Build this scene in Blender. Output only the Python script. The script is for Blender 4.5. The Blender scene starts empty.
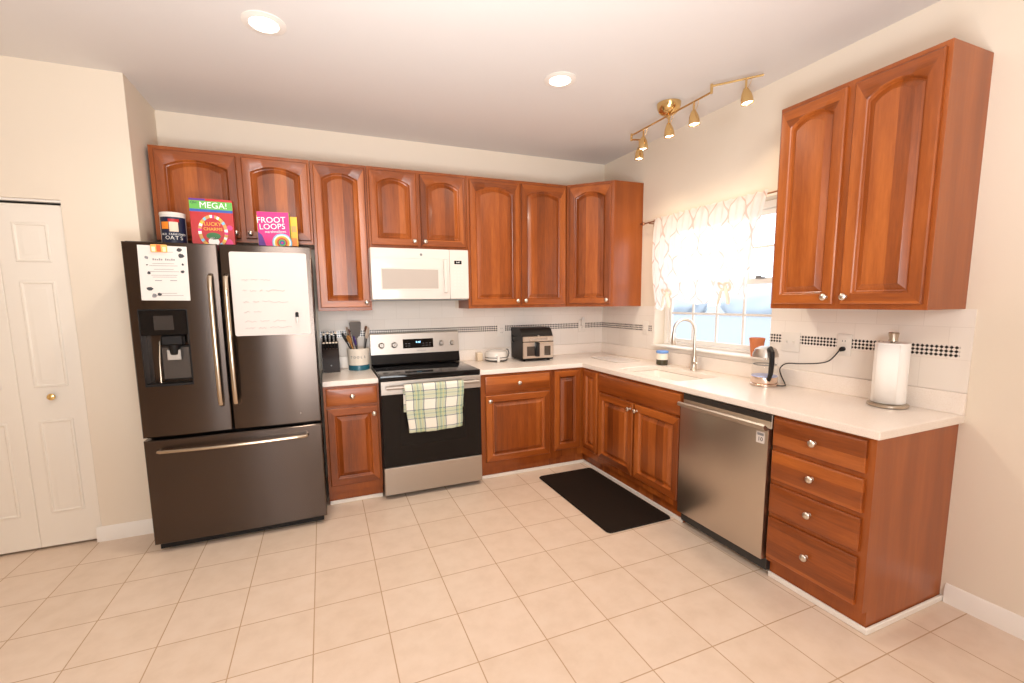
import bpy, bmesh, math, random
from mathutils import Vector, Matrix
random.seed(7)
S = bpy.context.scene
COL = S.collection
PI = math.pi

# ------------------------------------------------------------------ camera
CAM = Vector((-2.6853, -3.9408, 1.4553))
YAW, PITCH, ROLL, FPX, PPX, PPY = .3874, -.1211, .0118, 448.0948, 506.8366, 355.4226
cd = bpy.data.cameras.new('camera')
cam = bpy.data.objects.new('camera', cd); COL.objects.link(cam)
cd.sensor_fit = 'HORIZONTAL'; cd.sensor_width = 36
cd.lens = FPX / 1024 * 36
cd.shift_x = (512 - PPX) / 1024; cd.shift_y = (PPY - 341.5) / 1024
cd.clip_start = .05; cd.clip_end = 300
r0 = Vector((math.cos(YAW), -math.sin(YAW), 0)); f0 = Vector((math.sin(YAW), math.cos(YAW), 0)); z0 = Vector((0, 0, 1))
fw = f0 * math.cos(PITCH) + z0 * math.sin(PITCH); up = -f0 * math.sin(PITCH) + z0 * math.cos(PITCH)
rt = r0 * math.cos(ROLL) - up * math.sin(ROLL); up = r0 * math.sin(ROLL) + up * math.cos(ROLL)
cam.matrix_world = Matrix(((rt.x, up.x, -fw.x, CAM.x), (rt.y, up.y, -fw.y, CAM.y), (rt.z, up.z, -fw.z, CAM.z), (0, 0, 0, 1)))
S.camera = cam

# ------------------------------------------------------------------ exposure, sky, large lights
S.view_settings.view_transform = 'Standard'; S.view_settings.look = 'None'
S.view_settings.exposure = 0.06; S.view_settings.gamma = 1; S.view_settings.use_curve_mapping = False
W = bpy.data.worlds.new('sky'); S.world = W; W.use_nodes = True
bg = W.node_tree.nodes['Background']
bg.inputs[0].default_value = (.86, .93, 1.0, 1); bg.inputs[1].default_value = 3.3
S.cycles.use_denoising = True
S.cycles.max_bounces = 8; S.cycles.diffuse_bounces = 5; S.cycles.glossy_bounces = 4; S.cycles.transparent_max_bounces = 12
S.cycles.sample_clamp_indirect = 6; S.cycles.caustics_reflective = False; S.cycles.caustics_refractive = False

def area(name, loc, target, size, power, color, size_y=None, shape='RECTANGLE'):
    l = bpy.data.lights.new(name, 'AREA'); l.energy = power; l.color = color; l.shape = shape; l.size = size
    if size_y: l.size_y = size_y
    o = bpy.data.objects.new(name, l); COL.objects.link(o); o.location = loc
    o.rotation_euler = (Vector(target) - Vector(loc)).to_track_quat('-Z', 'Y').to_euler()
    return o
H = 2.79                                                        # ceiling height
area('bounce_flash', (-2.5, -3.8, 1.0), (-2.3, -2.6, 2.79), .8, 60, (.93, .97, 1), .8).data.spread = 2.45
area('flash_light', (-2.9, -5.5, 2.1), (-1.7, -.4, 1.2), 1.2, 64, (1, .97, .95), .9)
area('added_fill_light', (-4.6, -5.2, 2.70), (-4.6, -5.2, 0), 1.2, 6, (1, .90, .78), 1.2)  # warm fill lamp added behind the camera, no fixture modelled there

# ------------------------------------------------------------------ materials
def lin(r, g, b):
    f = lambda c: (c / 255 / 12.92) if c / 255 <= .04045 else ((c / 255 + .055) / 1.055) ** 2.4
    return (f(r), f(g), f(b), 1)
def pmat(name, col, rough=.5, metal=0, coat=0, emit=None, estr=0, spec=None, trans=0, alpha=1):
    m = bpy.data.materials.new(name); m.use_nodes = True
    b = m.node_tree.nodes['Principled BSDF']
    b.inputs['Base Color'].default_value = col if len(col) == 4 else (*col, 1)
    b.inputs['Roughness'].default_value = rough; b.inputs['Metallic'].default_value = metal
    b.inputs['Coat Weight'].default_value = coat; b.inputs['Coat Roughness'].default_value = .15
    if emit: b.inputs['Emission Color'].default_value = (*emit[:3], 1); b.inputs['Emission Strength'].default_value = estr
    if spec is not None: b.inputs['Specular IOR Level'].default_value = spec
    b.inputs['Transmission Weight'].default_value = trans; b.inputs['Alpha'].default_value = alpha
    return m
class G:
    """node graph helper"""
    def __init__(s, m): s.t = m.node_tree; s.b = s.t.nodes['Principled BSDF']
    def n(s, t, **k):
        x = s.t.nodes.new(t)
        for a, v in k.items(): setattr(x, a, v)
        return x
    def l(s, a, b): s.t.links.new(a, b)
    def math(s, op, a, b=None, c=None):
        x = s.n('ShaderNodeMath', operation=op)
        for i, v in enumerate((a, b, c)):
            if v is None: continue
            if isinstance(v, (int, float)): x.inputs[i].default_value = v
            else: s.l(v, x.inputs[i])
        return x.outputs[0]
    def obj(s): return s.n('ShaderNodeTexCoord').outputs['Object']
    def map(s, v, scale=(1, 1, 1), loc=(0, 0, 0)):
        x = s.n('ShaderNodeMapping'); x.inputs['Scale'].default_value = scale; x.inputs['Location'].default_value = loc; s.l(v, x.inputs[0]); return x.outputs[0]
    def noise(s, v, scale, detail=3, rough=.5):
        x = s.n('ShaderNodeTexNoise'); x.inputs['Scale'].default_value = scale; x.inputs['Detail'].default_value = detail; x.inputs['Roughness'].default_value = rough
        s.l(v, x.inputs['Vector']); return x.outputs['Fac']
    def ramp(s, f, stops):
        x = s.n('ShaderNodeValToRGB'); e = x.color_ramp.elements
        while len(e) < len(stops): e.new(.5)
        for i, (p, c) in enumerate(stops): e[i].position = p; e[i].color = c if len(c) == 4 else (*c, 1)
        s.l(f, x.inputs[0]); return x.outputs[0]
    def mix(s, f, a, b, mode='MIX'):
        x = s.n('ShaderNodeMix', data_type='RGBA', blend_type=mode)
        for i, v in ((0, f), (6, a), (7, b)):
            if isinstance(v, (int, float)): x.inputs[i].default_value = v
            elif isinstance(v, tuple): x.inputs[i].default_value = v if len(v) == 4 else (*v, 1)
            else: s.l(v, x.inputs[i])
        return x.outputs[2]
    def sep(s, v):
        x = s.n('ShaderNodeSeparateXYZ'); s.l(v, x.inputs[0]); return x.outputs
    def bump(s, h, strength=.2, dist=.01):
        x = s.n('ShaderNodeBump'); x.inputs['Strength'].default_value = strength; x.inputs['Distance'].default_value = dist
        s.l(h, x.inputs['Height']); s.l(x.outputs[0], s.b.inputs['Normal'])
    def col(s, c): s.l(c, s.b.inputs['Base Color'])

def wood(name, axis, boards=.075, bw=.26, con=1):
    m = pmat(name, (.4, .12, .03), .36, coat=.12); g = G(m)
    v = g.obj(); rnd = g.n('ShaderNodeObjectInfo').outputs['Random']
    off = g.n('ShaderNodeVectorMath', operation='ADD'); g.l(v, off.inputs[0])
    cx = g.n('ShaderNodeCombineXYZ'); k = g.math('MULTIPLY', rnd, 7.0); g.l(k, cx.inputs[0]); g.l(k, cx.inputs[1]); g.l(k, cx.inputs[2]); g.l(cx.outputs[0], off.inputs[1])
    p = off.outputs[0]
    sc = (9, 9, .9) if axis == 'z' else (.9, 9, 9)
    big = g.noise(g.map(p, sc), 1.3, 4, .55)
    fine = g.noise(g.map(p, tuple(a * 6 for a in sc)), 2.2, 4, .6)
    xs = g.sep(p); a = xs[0] if axis == 'z' else xs[2]
    wob = g.math('FLOOR', g.math('DIVIDE', a, boards))
    wn = g.n('ShaderNodeTexWhiteNoise', noise_dimensions='1D'); g.l(wob, wn.inputs['W'])
    f = g.math('ADD', g.math('MULTIPLY', big, .78 - bw), g.math('MULTIPLY', fine, .22))
    f = g.math('ADD', f, g.math('MULTIPLY', wn.outputs[0], bw))
    f = g.math('ADD', g.math('MULTIPLY', f, con), .5 * (1 - con))
    c = g.ramp(f, [(.28, lin(104, 47, 14)), (.5, lin(150, 75, 25)), (.74, lin(190, 106, 44))])
    g.col(c)
    g.l(g.math('ADD', g.math('MULTIPLY', fine, .12), .27), g.b.inputs['Roughness'])
    g.bump(fine, .03, .002)
    return m
WV = wood('cherry_wood', 'z'); WC = wood('cherry_veneer', 'z', .4, .06, .5); WH = wood('cherry_wood_level', 'x')
WALLM = pmat('wall_paint', lin(231, 218, 200), .8)
g = G(WALLM); n = g.noise(g.obj(), 60, 3); g.bump(n, .04, .002)
CEILM = pmat('ceiling_paint', lin(224, 219, 215), .85)
TRIM = pmat('white_trim_paint', lin(240, 234, 226), .4)
DOORM = pmat('closet_door_paint', lin(236, 228, 216), .42)
NICK = pmat('brushed_nickel', (.72, .66, .58), .28, 1)
BRASS = pmat('antique_brass', (.78, .55, .25), .2, 1)
SHINYB = pmat('polished_brass', (.83, .60, .25), .18, 1)
BLK = pmat('black_plastic', (.010, .009, .009), .4, spec=.25)
BLKG = pmat('black_glass', (.006, .005, .005), .07, spec=.28)
BLKR = pmat('black_rubber', (.02, .017, .015), .75)
WHT = pmat('white_plastic', lin(232, 224, 214), .35)
WHTG = pmat('white_enamel', lin(224, 216, 207), .22, coat=.3)
GREYP = pmat('grey_plastic', (.22, .21, .20), .45)
PAPER = pmat('white_paper', lin(222, 214, 208), .8)
INK = pmat('dark_ink', (.05, .05, .055), .7)
INKG = pmat('grey_ink', (.26, .25, .26), .7)
REDI = pmat('red_ink', (.75, .28, .24), .7)
def steel(name, col, rough, axis):
    m = pmat(name, col, rough, 1); g = G(m)
    sc = (60, 60, .6) if axis == 'z' else (.6, 60, 60)
    n = g.noise(g.map(g.obj(), sc), 4, 3, .6)
    g.l(g.math('ADD', g.math('MULTIPLY', n, .14), rough - .06), g.b.inputs['Roughness'])
    g.bump(n, .02, .001); return m
STEEL = steel('stainless_steel', (.52, .47, .42), .42, 'x')
STEELV = pmat('stainless_steel_door', (.60, .53, .46), .33, 1)
DSTEEL = pmat('black_stainless', (.10, .078, .066), .25, 1)
_g = G(DSTEEL); _t = _g.n('ShaderNodeTangent', direction_type='RADIAL', axis='Z'); _g.l(_t.outputs[0], _g.b.inputs['Tangent']); _g.b.inputs['Anisotropic'].default_value = .85; _g.b.inputs['Anisotropic Rotation'].default_value = .25
CHAMP = pmat('champagne_metal', (.52, .43, .33), .24, 1)
def floor_mat():
    m = pmat('ceramic_floor_tile', (.7, .55, .42), .34); g = G(m)
    v = g.map(g.obj(), (1, 1, 1), (0, 2.05 + .308 * 20, 0))
    b = g.n('ShaderNodeTexBrick', offset=0, squash=1); g.l(v, b.inputs['Vector'])
    b.inputs['Scale'].default_value = 1; b.inputs['Brick Width'].default_value = .3113; b.inputs['Row Height'].default_value = .308
    b.inputs['Mortar Size'].default_value = .0028; b.inputs['Mortar Smooth'].default_value = .25; b.inputs['Bias'].default_value = 0
    b.inputs['Color1'].default_value = lin(224, 202, 184); b.inputs['Color2'].default_value = lin(219, 196, 176); b.inputs['Mortar'].default_value = lin(186, 154, 122)
    n = g.noise(g.obj(), 9, 5, .6)
    c = g.mix(.35, b.outputs['Color'], g.ramp(n, [(.3, lin(206, 182, 156)), (.55, lin(226, 205, 183)), (.75, lin(233, 216, 198))]), 'MIX')
    c = g.mix(b.outputs['Fac'], c, lin(186, 154, 122)); g.col(c)
    g.l(g.math('ADD', g.math('MULTIPLY', b.outputs['Fac'], .4), g.math('ADD', .26, g.math('MULTIPLY', n, .12))), g.b.inputs['Roughness'])
    g.bump(g.math('SUBTRACT', g.math('MULTIPLY', n, .15), b.outputs['Fac']), .35, .002)
    return m
FLOORM = floor_mat()
def tile_mat(name, axis):
    m = pmat(name, (.85, .82, .78), .42, spec=.3); g = G(m)
    xs = g.sep(g.obj()); c = g.n('ShaderNodeCombineXYZ'); g.l(xs[0 if axis == 'x' else 1], c.inputs[0]); g.l(g.math('SUBTRACT', xs[2], 1.014 - .149 * 20), c.inputs[1])
    b = g.n('ShaderNodeTexBrick', offset=.5, squash=1); g.l(c.outputs[0], b.inputs['Vector'])
    b.inputs['Scale'].default_value = 1; b.inputs['Brick Width'].default_value = .2; b.inputs['Row Height'].default_value = .149; b.inputs['Mortar Size'].default_value = .0014; b.inputs['Mortar Smooth'].default_value = .2
    b.inputs['Color1'].default_value = lin(238, 229, 219); b.inputs['Color2'].default_value = lin(235, 225, 214); b.inputs['Mortar'].default_value = lin(226, 216, 205)
    g.col(b.outputs['Color']); g.bump(g.math('SUBTRACT', 1.0, b.outputs['Fac']), .12, .001); return m
TILEX, TILEY = tile_mat('white_wall_tile', 'x'), tile_mat('white_wall_tile_side', 'y')
STR0, STRH = 1.172, .055
def strip_mat(name, axis):
    m = pmat(name, (.85, .82, .78), .25); g = G(m); xs = g.sep(g.obj()); cell = STRH / 3
    fx = g.math('ABSOLUTE', g.math('SUBTRACT', g.math('FRACT', g.math('DIVIDE', xs[0 if axis == 'x' else 1], cell)), .5))
    fz = g.math('ABSOLUTE', g.math('SUBTRACT', g.math('FRACT', g.math('DIVIDE', g.math('SUBTRACT', xs[2], STR0), cell)), .5))
    d = g.math('LESS_THAN', g.math('ADD', fx, fz), .47)
    g.col(g.mix(d, lin(232, 222, 212), (.02, .016, .014))); return m
STRX, STRY = strip_mat('dotted_mosaic', 'x'), strip_mat('dotted_mosaic_side', 'y')
def counter_mat():
    m = pmat('speckled_countertop', (.8, .7, .6), .28); g = G(m); v = g.obj()
    n = g.noise(v, 340, 2, .7); n2 = g.noise(v, 6, 3)
    c = g.ramp(n, [(.30, lin(214, 196, 178)), (.42, lin(240, 228, 216)), (.62, lin(244, 234, 224)), (.76, lin(252, 246, 240))])
    g.col(g.mix(.12, c, g.ramp(n2, [(.3, lin(225, 205, 188)), (.7, lin(246, 234, 222))]))); return m
CTR = counter_mat()
def glass(name, tint=(1, 1, 1), ior=1.35):
    m = bpy.data.materials.new(name); m.use_nodes = True; t = m.node_tree; t.nodes.remove(t.nodes['Principled BSDF'])
    o = t.nodes['Material Output']; a = t.nodes.new('ShaderNodeBsdfTransparent'); b = t.nodes.new('ShaderNodeBsdfGlossy'); f = t.nodes.new('ShaderNodeFresnel'); x = t.nodes.new('ShaderNodeMixShader')
    a.inputs[0].default_value = (*tint, 1); b.inputs['Roughness'].default_value = .02; f.inputs[0].default_value = ior
    gb = t.nodes.new('ShaderNodeNewGeometry'); iv = t.nodes.new('ShaderNodeMath'); iv.operation = 'SUBTRACT'; iv.inputs[0].default_value = 1; ml = t.nodes.new('ShaderNodeMath'); ml.operation = 'MULTIPLY'
    t.links.new(gb.outputs['Backfacing'], iv.inputs[1]); t.links.new(iv.outputs[0], ml.inputs[0]); t.links.new(f.outputs[0], ml.inputs[1]); t.links.new(ml.outputs[0], x.inputs[0]); t.links.new(a.outputs[0], x.inputs[1]); t.links.new(b.outputs[0], x.inputs[2]); t.links.new(x.outputs[0], o.inputs[0]); return m
PANE = glass('window_glass', (.96, .98, 1)); CLEAR = glass('clear_glass', (.98, .985, .985), 1.18)
LAMP = pmat('lit_lens', (1, 1, 1), .5, emit=(1, .90, .76), estr=10)

# ------------------------------------------------------------------ mesh helpers
class M:
    """collects shapes in one bmesh; build() links ONE mesh object"""
    def __init__(s): s.bm = bmesh.new(); s.mats = []
    def mi(s, m):
        if m not in s.mats: s.mats.append(m)
        return s.mats.index(m)
    def _fin(s, verts, m, mx=None):
        i = s.mi(m); vs = set(verts)
        if mx is not None: bmesh.ops.transform(s.bm, matrix=mx, verts=list(vs))
        for f in {f for v in vs for f in v.link_faces}: f.material_index = i
    def box(s, a, b, m, bev=0, mx=None, seg=1):
        lo = [min(p, q) for p, q in zip(a, b)]; hi = [max(p, q) for p, q in zip(a, b)]
        r = bmesh.ops.create_cube(s.bm, size=1); vs = r['verts']
        for v in vs: v.co = Vector([lo[i] if v.co[i] < 0 else hi[i] for i in range(3)])
        if bev:
            es = list({e for v in vs for e in v.link_edges})
            r = bmesh.ops.bevel(s.bm, geom=es, offset=min(bev, .49 * min(h - l for h, l in zip(hi, lo))), segments=seg, affect='EDGES', profile=.6)
            vs = list({v for f in r['faces'] for v in f.verts} | {v for v in vs if v.is_valid})
        s._fin(vs, m, mx); return s
    def loops(s, loops, m, cap0=True, cap1=True, mx=None, closed=True):
        vl = [[s.bm.verts.new(p) for p in lp] for lp in loops]; n = len(vl[0])
        for a, b in zip(vl, vl[1:]):
            for i in range(n if closed else n - 1):
                j = (i + 1) % n
                try: s.bm.faces.new((a[i], a[j], b[j], b[i]))
                except ValueError: pass
        if cap0: s.bm.faces.new(list(reversed(vl[0])))
        if cap1: s.bm.faces.new(vl[-1])
        s._fin([v for l in vl for v in l], m, mx); return s
    def prism(s, poly, z0, z1, m, axis='z', mx=None):
        f = {'z': lambda p, h: (p[0], p[1], h), 'x': lambda p, h: (h, p[0], p[1]), 'y': lambda p, h: (p[0], h, p[1])}[axis]
        return s.loops([[f(p, z0) for p in poly], [f(p, z1) for p in poly]], m, mx=mx)
    def lathe(s, prof, m, mx=None, seg=20, cap=True):
        lp = [[(r * math.cos(2 * PI * k / seg), r * math.sin(2 * PI * k / seg), z) for k in range(seg)] for r, z in prof]
        return s.loops(lp, m, cap, cap, mx)
    def tube(s, pts, r, m, seg=10, mx=None, ell=1.0, upv=None):
        pts = [Vector(p) for p in pts]; rs = r if isinstance(r, (list, tuple)) else [r] * len(pts)
        lp = []; prev = None
        for i, p in enumerate(pts):
            d = (pts[min(i + 1, len(pts) - 1)] - pts[max(i - 1, 0)]).normalized()
            if prev is None:
                u = Vector(upv) if upv else (Vector((0, 0, 1)) if abs(d.z) < .9 else Vector((1, 0, 0)))
            else: u = prev
            a = d.cross(u).normalized(); u = a.cross(d).normalized(); prev = u
            lp.append([tuple(p + (a * math.cos(t) * ell + u * math.sin(t)) * rs[i]) for t in [2 * PI * k / seg for k in range(seg)]])
        return s.loops(lp, m, mx=mx)
    def disc(s, c, r, m, seg=24, axis='z', flip=False):
        s.lathe([(r, 0), (r, .0005)], m, Matrix.Translation(c) @ {'z': Matrix(), 'y': Matrix.Rotation(PI / 2, 4, 'X'), 'x': Matrix.Rotation(PI / 2, 4, 'Y')}[axis], seg); return s
    def grid(s, f, nu, nv, m, thick=0):
        v = [[s.bm.verts.new(f(i / nu, j / nv)) for i in range(nu + 1)] for j in range(nv + 1)]
        for j in range(nv):
            for i in range(nu): s.bm.faces.new((v[j][i], v[j][i + 1], v[j + 1][i + 1], v[j + 1][i]))
        s._fin([x for r in v for x in r], m); return s
    def slab(s, us, vs, solid, w0, w1, m, put):
        """plate with holes: cells us x vs, solid(i, j); put(u, v, side) -> point, side 0 back, 1 front"""
        V = {}
        def at(i, j, k):
            if (i, j, k) not in V: V[i, j, k] = s.bm.verts.new(put(us[i], vs[j], k))
            return V[i, j, k]
        nu, nv = len(us) - 1, len(vs) - 1
        ok = lambda i, j: 0 <= i < nu and 0 <= j < nv and solid(i, j)
        for i in range(nu):
            for j in range(nv):
                if not ok(i, j): continue
                s.bm.faces.new([at(i, j, 1), at(i + 1, j, 1), at(i + 1, j + 1, 1), at(i, j + 1, 1)])
                s.bm.faces.new([at(i, j, 0), at(i, j + 1, 0), at(i + 1, j + 1, 0), at(i + 1, j, 0)])
                for (di, dj, a, b) in ((0, -1, (i, j), (i + 1, j)), (1, 0, (i + 1, j), (i + 1, j + 1)), (0, 1, (i + 1, j + 1), (i, j + 1)), (-1, 0, (i, j + 1), (i, j))):
                    if not ok(i + di, j + dj): s.bm.faces.new([at(*a, 1), at(*a, 0), at(*b, 0), at(*b, 1)])
        s._fin(V.values(), m); return s
    def text(s, body, size, m, mx, align='CENTER', ext=.0004, squash=1):
        c = bpy.data.curves.new('txt', 'FONT'); c.body = body; c.size = size; c.align_x = align; c.align_y = 'CENTER'; c.extrude = ext; c.resolution_u = 3
        o = bpy.data.objects.new('txt', c); COL.objects.link(o)
        dg = bpy.context.evaluated_depsgraph_get(); me = bpy.data.meshes.new_from_object(o.evaluated_get(dg))
        bpy.data.objects.remove(o); bpy.data.curves.remove(c)
        me.transform(mx @ Matrix.Diagonal((squash, 1, 1, 1))); k = len(s.bm.faces); s.bm.from_mesh(me); bpy.data.meshes.remove(me); s.bm.faces.ensure_lookup_table(); i = s.mi(m)
        for f in s.bm.faces[k:]: f.material_index = i
        return s
    def build(s, name, parent=None, loc=None, rot=None, smooth=35):
        bmesh.ops.recalc_face_normals(s.bm, faces=s.bm.faces)
        me = bpy.data.meshes.new(name); s.bm.to_mesh(me); s.bm.free()
        for m in s.mats: me.materials.append(m)
        if smooth:
            for p in me.polygons: p.use_smooth = True
            me.set_sharp_from_angle(angle=math.radians(smooth))
        o = bpy.data.objects.new(name, me); COL.objects.link(o)
        if parent: o.parent = parent
        if loc: o.location = loc
        if rot: o.rotation_euler = rot
        return o
T3 = Matrix.Translation
RX, RY, RZ = (lambda a: Matrix.Rotation(a, 4, 'X')), (lambda a: Matrix.Rotation(a, 4, 'Y')), (lambda a: Matrix.Rotation(a, 4, 'Z'))
UPRIGHT = RX(PI / 2)                                            # xy drawing -> xz plane facing -y
def tag(o, label, cat, group=None):
    o['label'] = label; o['category'] = cat
    if group: o['group'] = group
    return o
def thing(name, label, cat, loc=(0, 0, 0), rz=0, group=None):
    o = bpy.data.objects.new(name, None); COL.objects.link(o); o.empty_display_size = .1
    o.location = loc; o.rotation_euler = (0, 0, rz); return tag(o, label, cat, group)
def struct(o): o['kind'] = 'structure'; return o
def dup(o, loc, label=None, rz=None):
    r = o.copy(); COL.objects.link(r); r.location = loc
    if rz is not None: r.rotation_euler = (0, 0, rz)
    if label: r['label'] = label
    for ch in list(o.children):
        c = ch.copy(); COL.objects.link(c); c.parent = r
        for gc in ch.children:
            d = gc.copy(); COL.objects.link(d); d.parent = c
    return r

# ------------------------------------------------------------------ room shell
XW, YN = -3.678, -.541                                           # fridge niche wall, closet wall face
XL, YF = -6.2, -6.8
struct(M().box((XL - .1, YF - .1, -.1), (.12, .1, 0), FLOORM).build('floor', smooth=0))
struct(M().box((XL - .1, YF - .1, H), (.12, .1, H + .1), CEILM).build('ceiling', smooth=0))
struct(M().box((XW - .12, 0, 0), (.12, .12, H), WALLM).build('wall_back', smooth=0))
struct(M().box((XW - .12, YN, 0), (XW, -.001, H), WALLM).build('wall_left', smooth=0))
WY0, WY1, WZ0, WZ1 = -1.90, -.80, 1.05, 2.10                    # window opening
m = M()
m.slab([YF, WY0, WY1, -.001], [0, WZ0, WZ1, H], lambda i, j: not (i == 1 and j == 1), 0, 0, WALLM, lambda u, v, k: (0 if k else .16, u, v))
struct(m.build('wall_right', smooth=0))
DX0, DX1, DZ = -5.22, -4.03, 2.055                              # closet opening
m = M()
m.slab([XL, DX0, DX1, XW - .12], [0, DZ, H], lambda i, j: not (i == 1 and j == 0), 0, 0, WALLM, lambda u, v, k: (u, YN if k else YN + .11, v))
struct(m.build('wall_closet', smooth=0))
struct(M().box((XL, .001, 0), (XW - .121, .1, H), WALLM).build('wall_closet_back', smooth=0))
struct(M().box((XL - .12, YF, 0), (XL, .1, H), WALLM).build('wall_far_left', smooth=0))
m = M()
m.slab([XL, -3.9, -3.15, .12], [0, 2.05, H], lambda i, j: not (i == 1 and j == 0), 0, 0, WALLM, lambda u, v, k: (u, YF if k else YF - .1, v))
struct(m.build('wall_front', smooth=0))
# unseen patio door, added for daylight fill and a narrow streak on the fridge
d2 = M()
for x0, x1 in ((-3.9, -3.83), (-3.22, -3.15)): d2.box((x0, YF - .08, .0), (x1, YF - .02, 2.05), TRIM, .004)
d2.box((-3.83, YF - .08, 1.97), (-3.22, YF - .02, 2.05), TRIM, .004); d2.box((-3.83, YF - .08, .0), (-3.22, YF - .02, .1), TRIM, .004)
d2 = struct(d2.build('added_door_2'))
struct(M().box((-3.83, YF - .055, .1), (-3.22, YF - .05, 1.97), PANE).build('pane', d2, smooth=0))
def baseboard(name, a, b, axis, face):
    m = M(); pr = [(0, 0), (.014, 0), (.014, .062), (.010, .072), (.009, .082), (.004, .092), (0, .094)]
    if axis == 'x': m.loops([[(x, face - p, q) for p, q in pr] for x in (a, b)], TRIM)
    else: m.loops([[(face - p, y, q) for p, q in pr] for y in (a, b)], TRIM)
    return struct(m.build(name))
baseboard('baseboard_closet', DX1 - .025, XW, 'x', YN)
baseboard('baseboard_right', -2.885, YF, 'y', 0)
baseboard('baseboard_far_left', XL, DX0, 'x', YN)

# bifold closet door
dr = struct(M().box((DX0 + .004, YN + .01, DZ - .014), (DX1 - .004, YN + .05, DZ - .001), TRIM).build('door_1', smooth=0))
LW = (DX1 - DX0 - .012) / 4
for k in range(4):
    x1 = DX1 - .004 - k * (LW + .001); x0 = x1 - LW
    m = M(); y = YN + .012; m.box((x0, y, .014), (x1, y + .03, 2.026), DOORM, .003)
    for za, zb_ in ((1.705, 1.925), (.985, 1.60), (.22, .79)):
        a, b = x0 + .068, x1 - .068
        lp = []
        for ins, dy in ((0, -.0005), (.004, -.005), (.012, -.006), (.018, -.0005), (.022, -.0005), (.042, -.0055), (.046, -.0055)):
            lp.append([(a + ins, y + dy, za + ins), (b - ins, y + dy, za + ins), (b - ins, y + dy, zb_ - ins), (a + ins, y + dy, zb_ - ins)])
        m.loops(lp, DOORM, cap0=False)
    lf = struct(m.build('door_leaf', dr))
    if k in (0, 3):
        kb = M().lathe([(.006, 0), (.006, .012), (.017, .02), (.02, .028), (.017, .036), (.006, .041)], SHINYB, T3((x0 + .15 if k == 0 else x1 - .15, y, .93)) @ RX(PI / 2), 16).build('door_knob', lf)
        struct(kb); kb['label'] = 'small round brass knob on the closet door'

# ------------------------------------------------------------------ window, curtain
struct(M().box((-.045, WY0 + .0008, WZ0 + .0005), (.158, WY1 - .0008, WZ0 + .014), TRIM, .004).build('trim_1'))
wn = M(); xa, xb = .098, .148
wn.box((xa, WY0 + .002, WZ0 + .0145), (xb, WY0 + .025, WZ1 - .002), TRIM, .004).box((xa, WY1 - .05, WZ0 + .0145), (xb, WY1 - .002, WZ1 - .002), TRIM, .004)
wn.box((xa, WY0 + .025, WZ1 - .05), (xb, WY1 - .05, WZ1 - .002), TRIM, .004).box((xa, WY0 + .025, WZ0 + .0145), (xb, WY1 - .05, WZ0 + .035), TRIM, .003)
wn = struct(wn.build('window_1'))
ya, yb = WY0 + .027, WY1 - .052
def sash(x, z0, z1):
    m = M(); w = .034
    m.box((x, ya, z0), (x + .022, ya + w, z1), TRIM, .003).box((x, yb - w, z0), (x + .022, yb, z1), TRIM, .003)
    m.box((x, ya + w, z0), (x + .022, yb - w, z0 + w), TRIM, .003).box((x, ya + w, z1 - w), (x + .022, yb - w, z1), TRIM, .003)
    n = 4
    for i in range(1, n):
        y = ya + w + (yb - ya - 2 * w) * i / n; m.box((x + .004, y - .008, z0 + w), (x + .018, y + .008, z1 - w), TRIM)
    z = z0 + w + (z1 - z0 - 2 * w) * .5; m.box((x + .005, ya + w, z - .008), (x + .017, yb - w, z + .008), TRIM)
    sh = struct(m.build('sash', wn)); 
    struct(M().box((x + .009, ya + w, z0 + w), (x + .0125, yb - w, z1 - w), PANE).build('pane', sh, smooth=0)); return sh
s1 = sash(.100, WZ0 + .037, 1.585); sash(.124, 1.56, WZ1 - .052)
for y in (-1.16, -1.72):
    struct(M().box((.092, y - .03, 1.587), (.117, y + .03, 1.597), GREYP, .002).box((.088, y - .008, 1.597), (.108, y + .028, 1.607), GREYP, .002).build('sash_lock', s1))
# curtain
def fabric():
    m = bpy.data.materials.new('sheer_curtain_fabric'); m.use_nodes = True; t = m.node_tree; g = G.__new__(G); g.t = t; g.b = t.nodes['Principled BSDF']
    uvn = g.n('ShaderNodeUVMap'); uvn.uv_map = 'cloth'; xs = g.sep(uvn.outputs[0])
    c = g.math('MULTIPLY', g.math('COSINE', g.math('MULTIPLY', xs[1], 2 * PI / .34)), .25)
    u = g.math('DIVIDE', xs[0], .17)
    d1 = g.math('ABSOLUTE', g.math('SUBTRACT', g.math('FRACT', g.math('ADD', g.math('SUBTRACT', u, c), 10.5)), .5))
    d2 = g.math('ABSOLUTE', g.math('SUBTRACT', g.math('FRACT', g.math('ADD', g.math('ADD', u, c), 10)), .5))
    k = g.math('LESS_THAN', g.math('MINIMUM', d1, d2), 0.036)
    col = g.mix(k, lin(252, 248, 243), lin(238, 208, 196))
    di = g.n('ShaderNodeBsdfDiffuse'); tr = g.n('ShaderNodeBsdfTranslucent'); tp = g.n('ShaderNodeBsdfTransparent'); a = g.n('ShaderNodeMixShader'); b = g.n('ShaderNodeMixShader')
    g.l(col, di.inputs[0]); g.l(col, tr.inputs[0]); a.inputs[0].default_value = .6; g.l(di.outputs[0], a.inputs[1]); g.l(tr.outputs[0], a.inputs[2])
    b.inputs[0].default_value = .10; g.l(a.outputs[0], b.inputs[1]); g.l(tp.outputs[0], b.inputs[2]); g.l(b.outputs[0], t.nodes['Material Output'].inputs[0]); t.nodes.remove(g.b); return m
FAB = fabric()
def lerp_tab(t, u):
    for (a, p), (b, q) in zip(t, t[1:]):
        if u <= b: return p + (q - p) * (u - a) / (b - a)
    return t[-1][1]
CX0 = -.06; Y0, Y1 = -.845, -1.88
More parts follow.
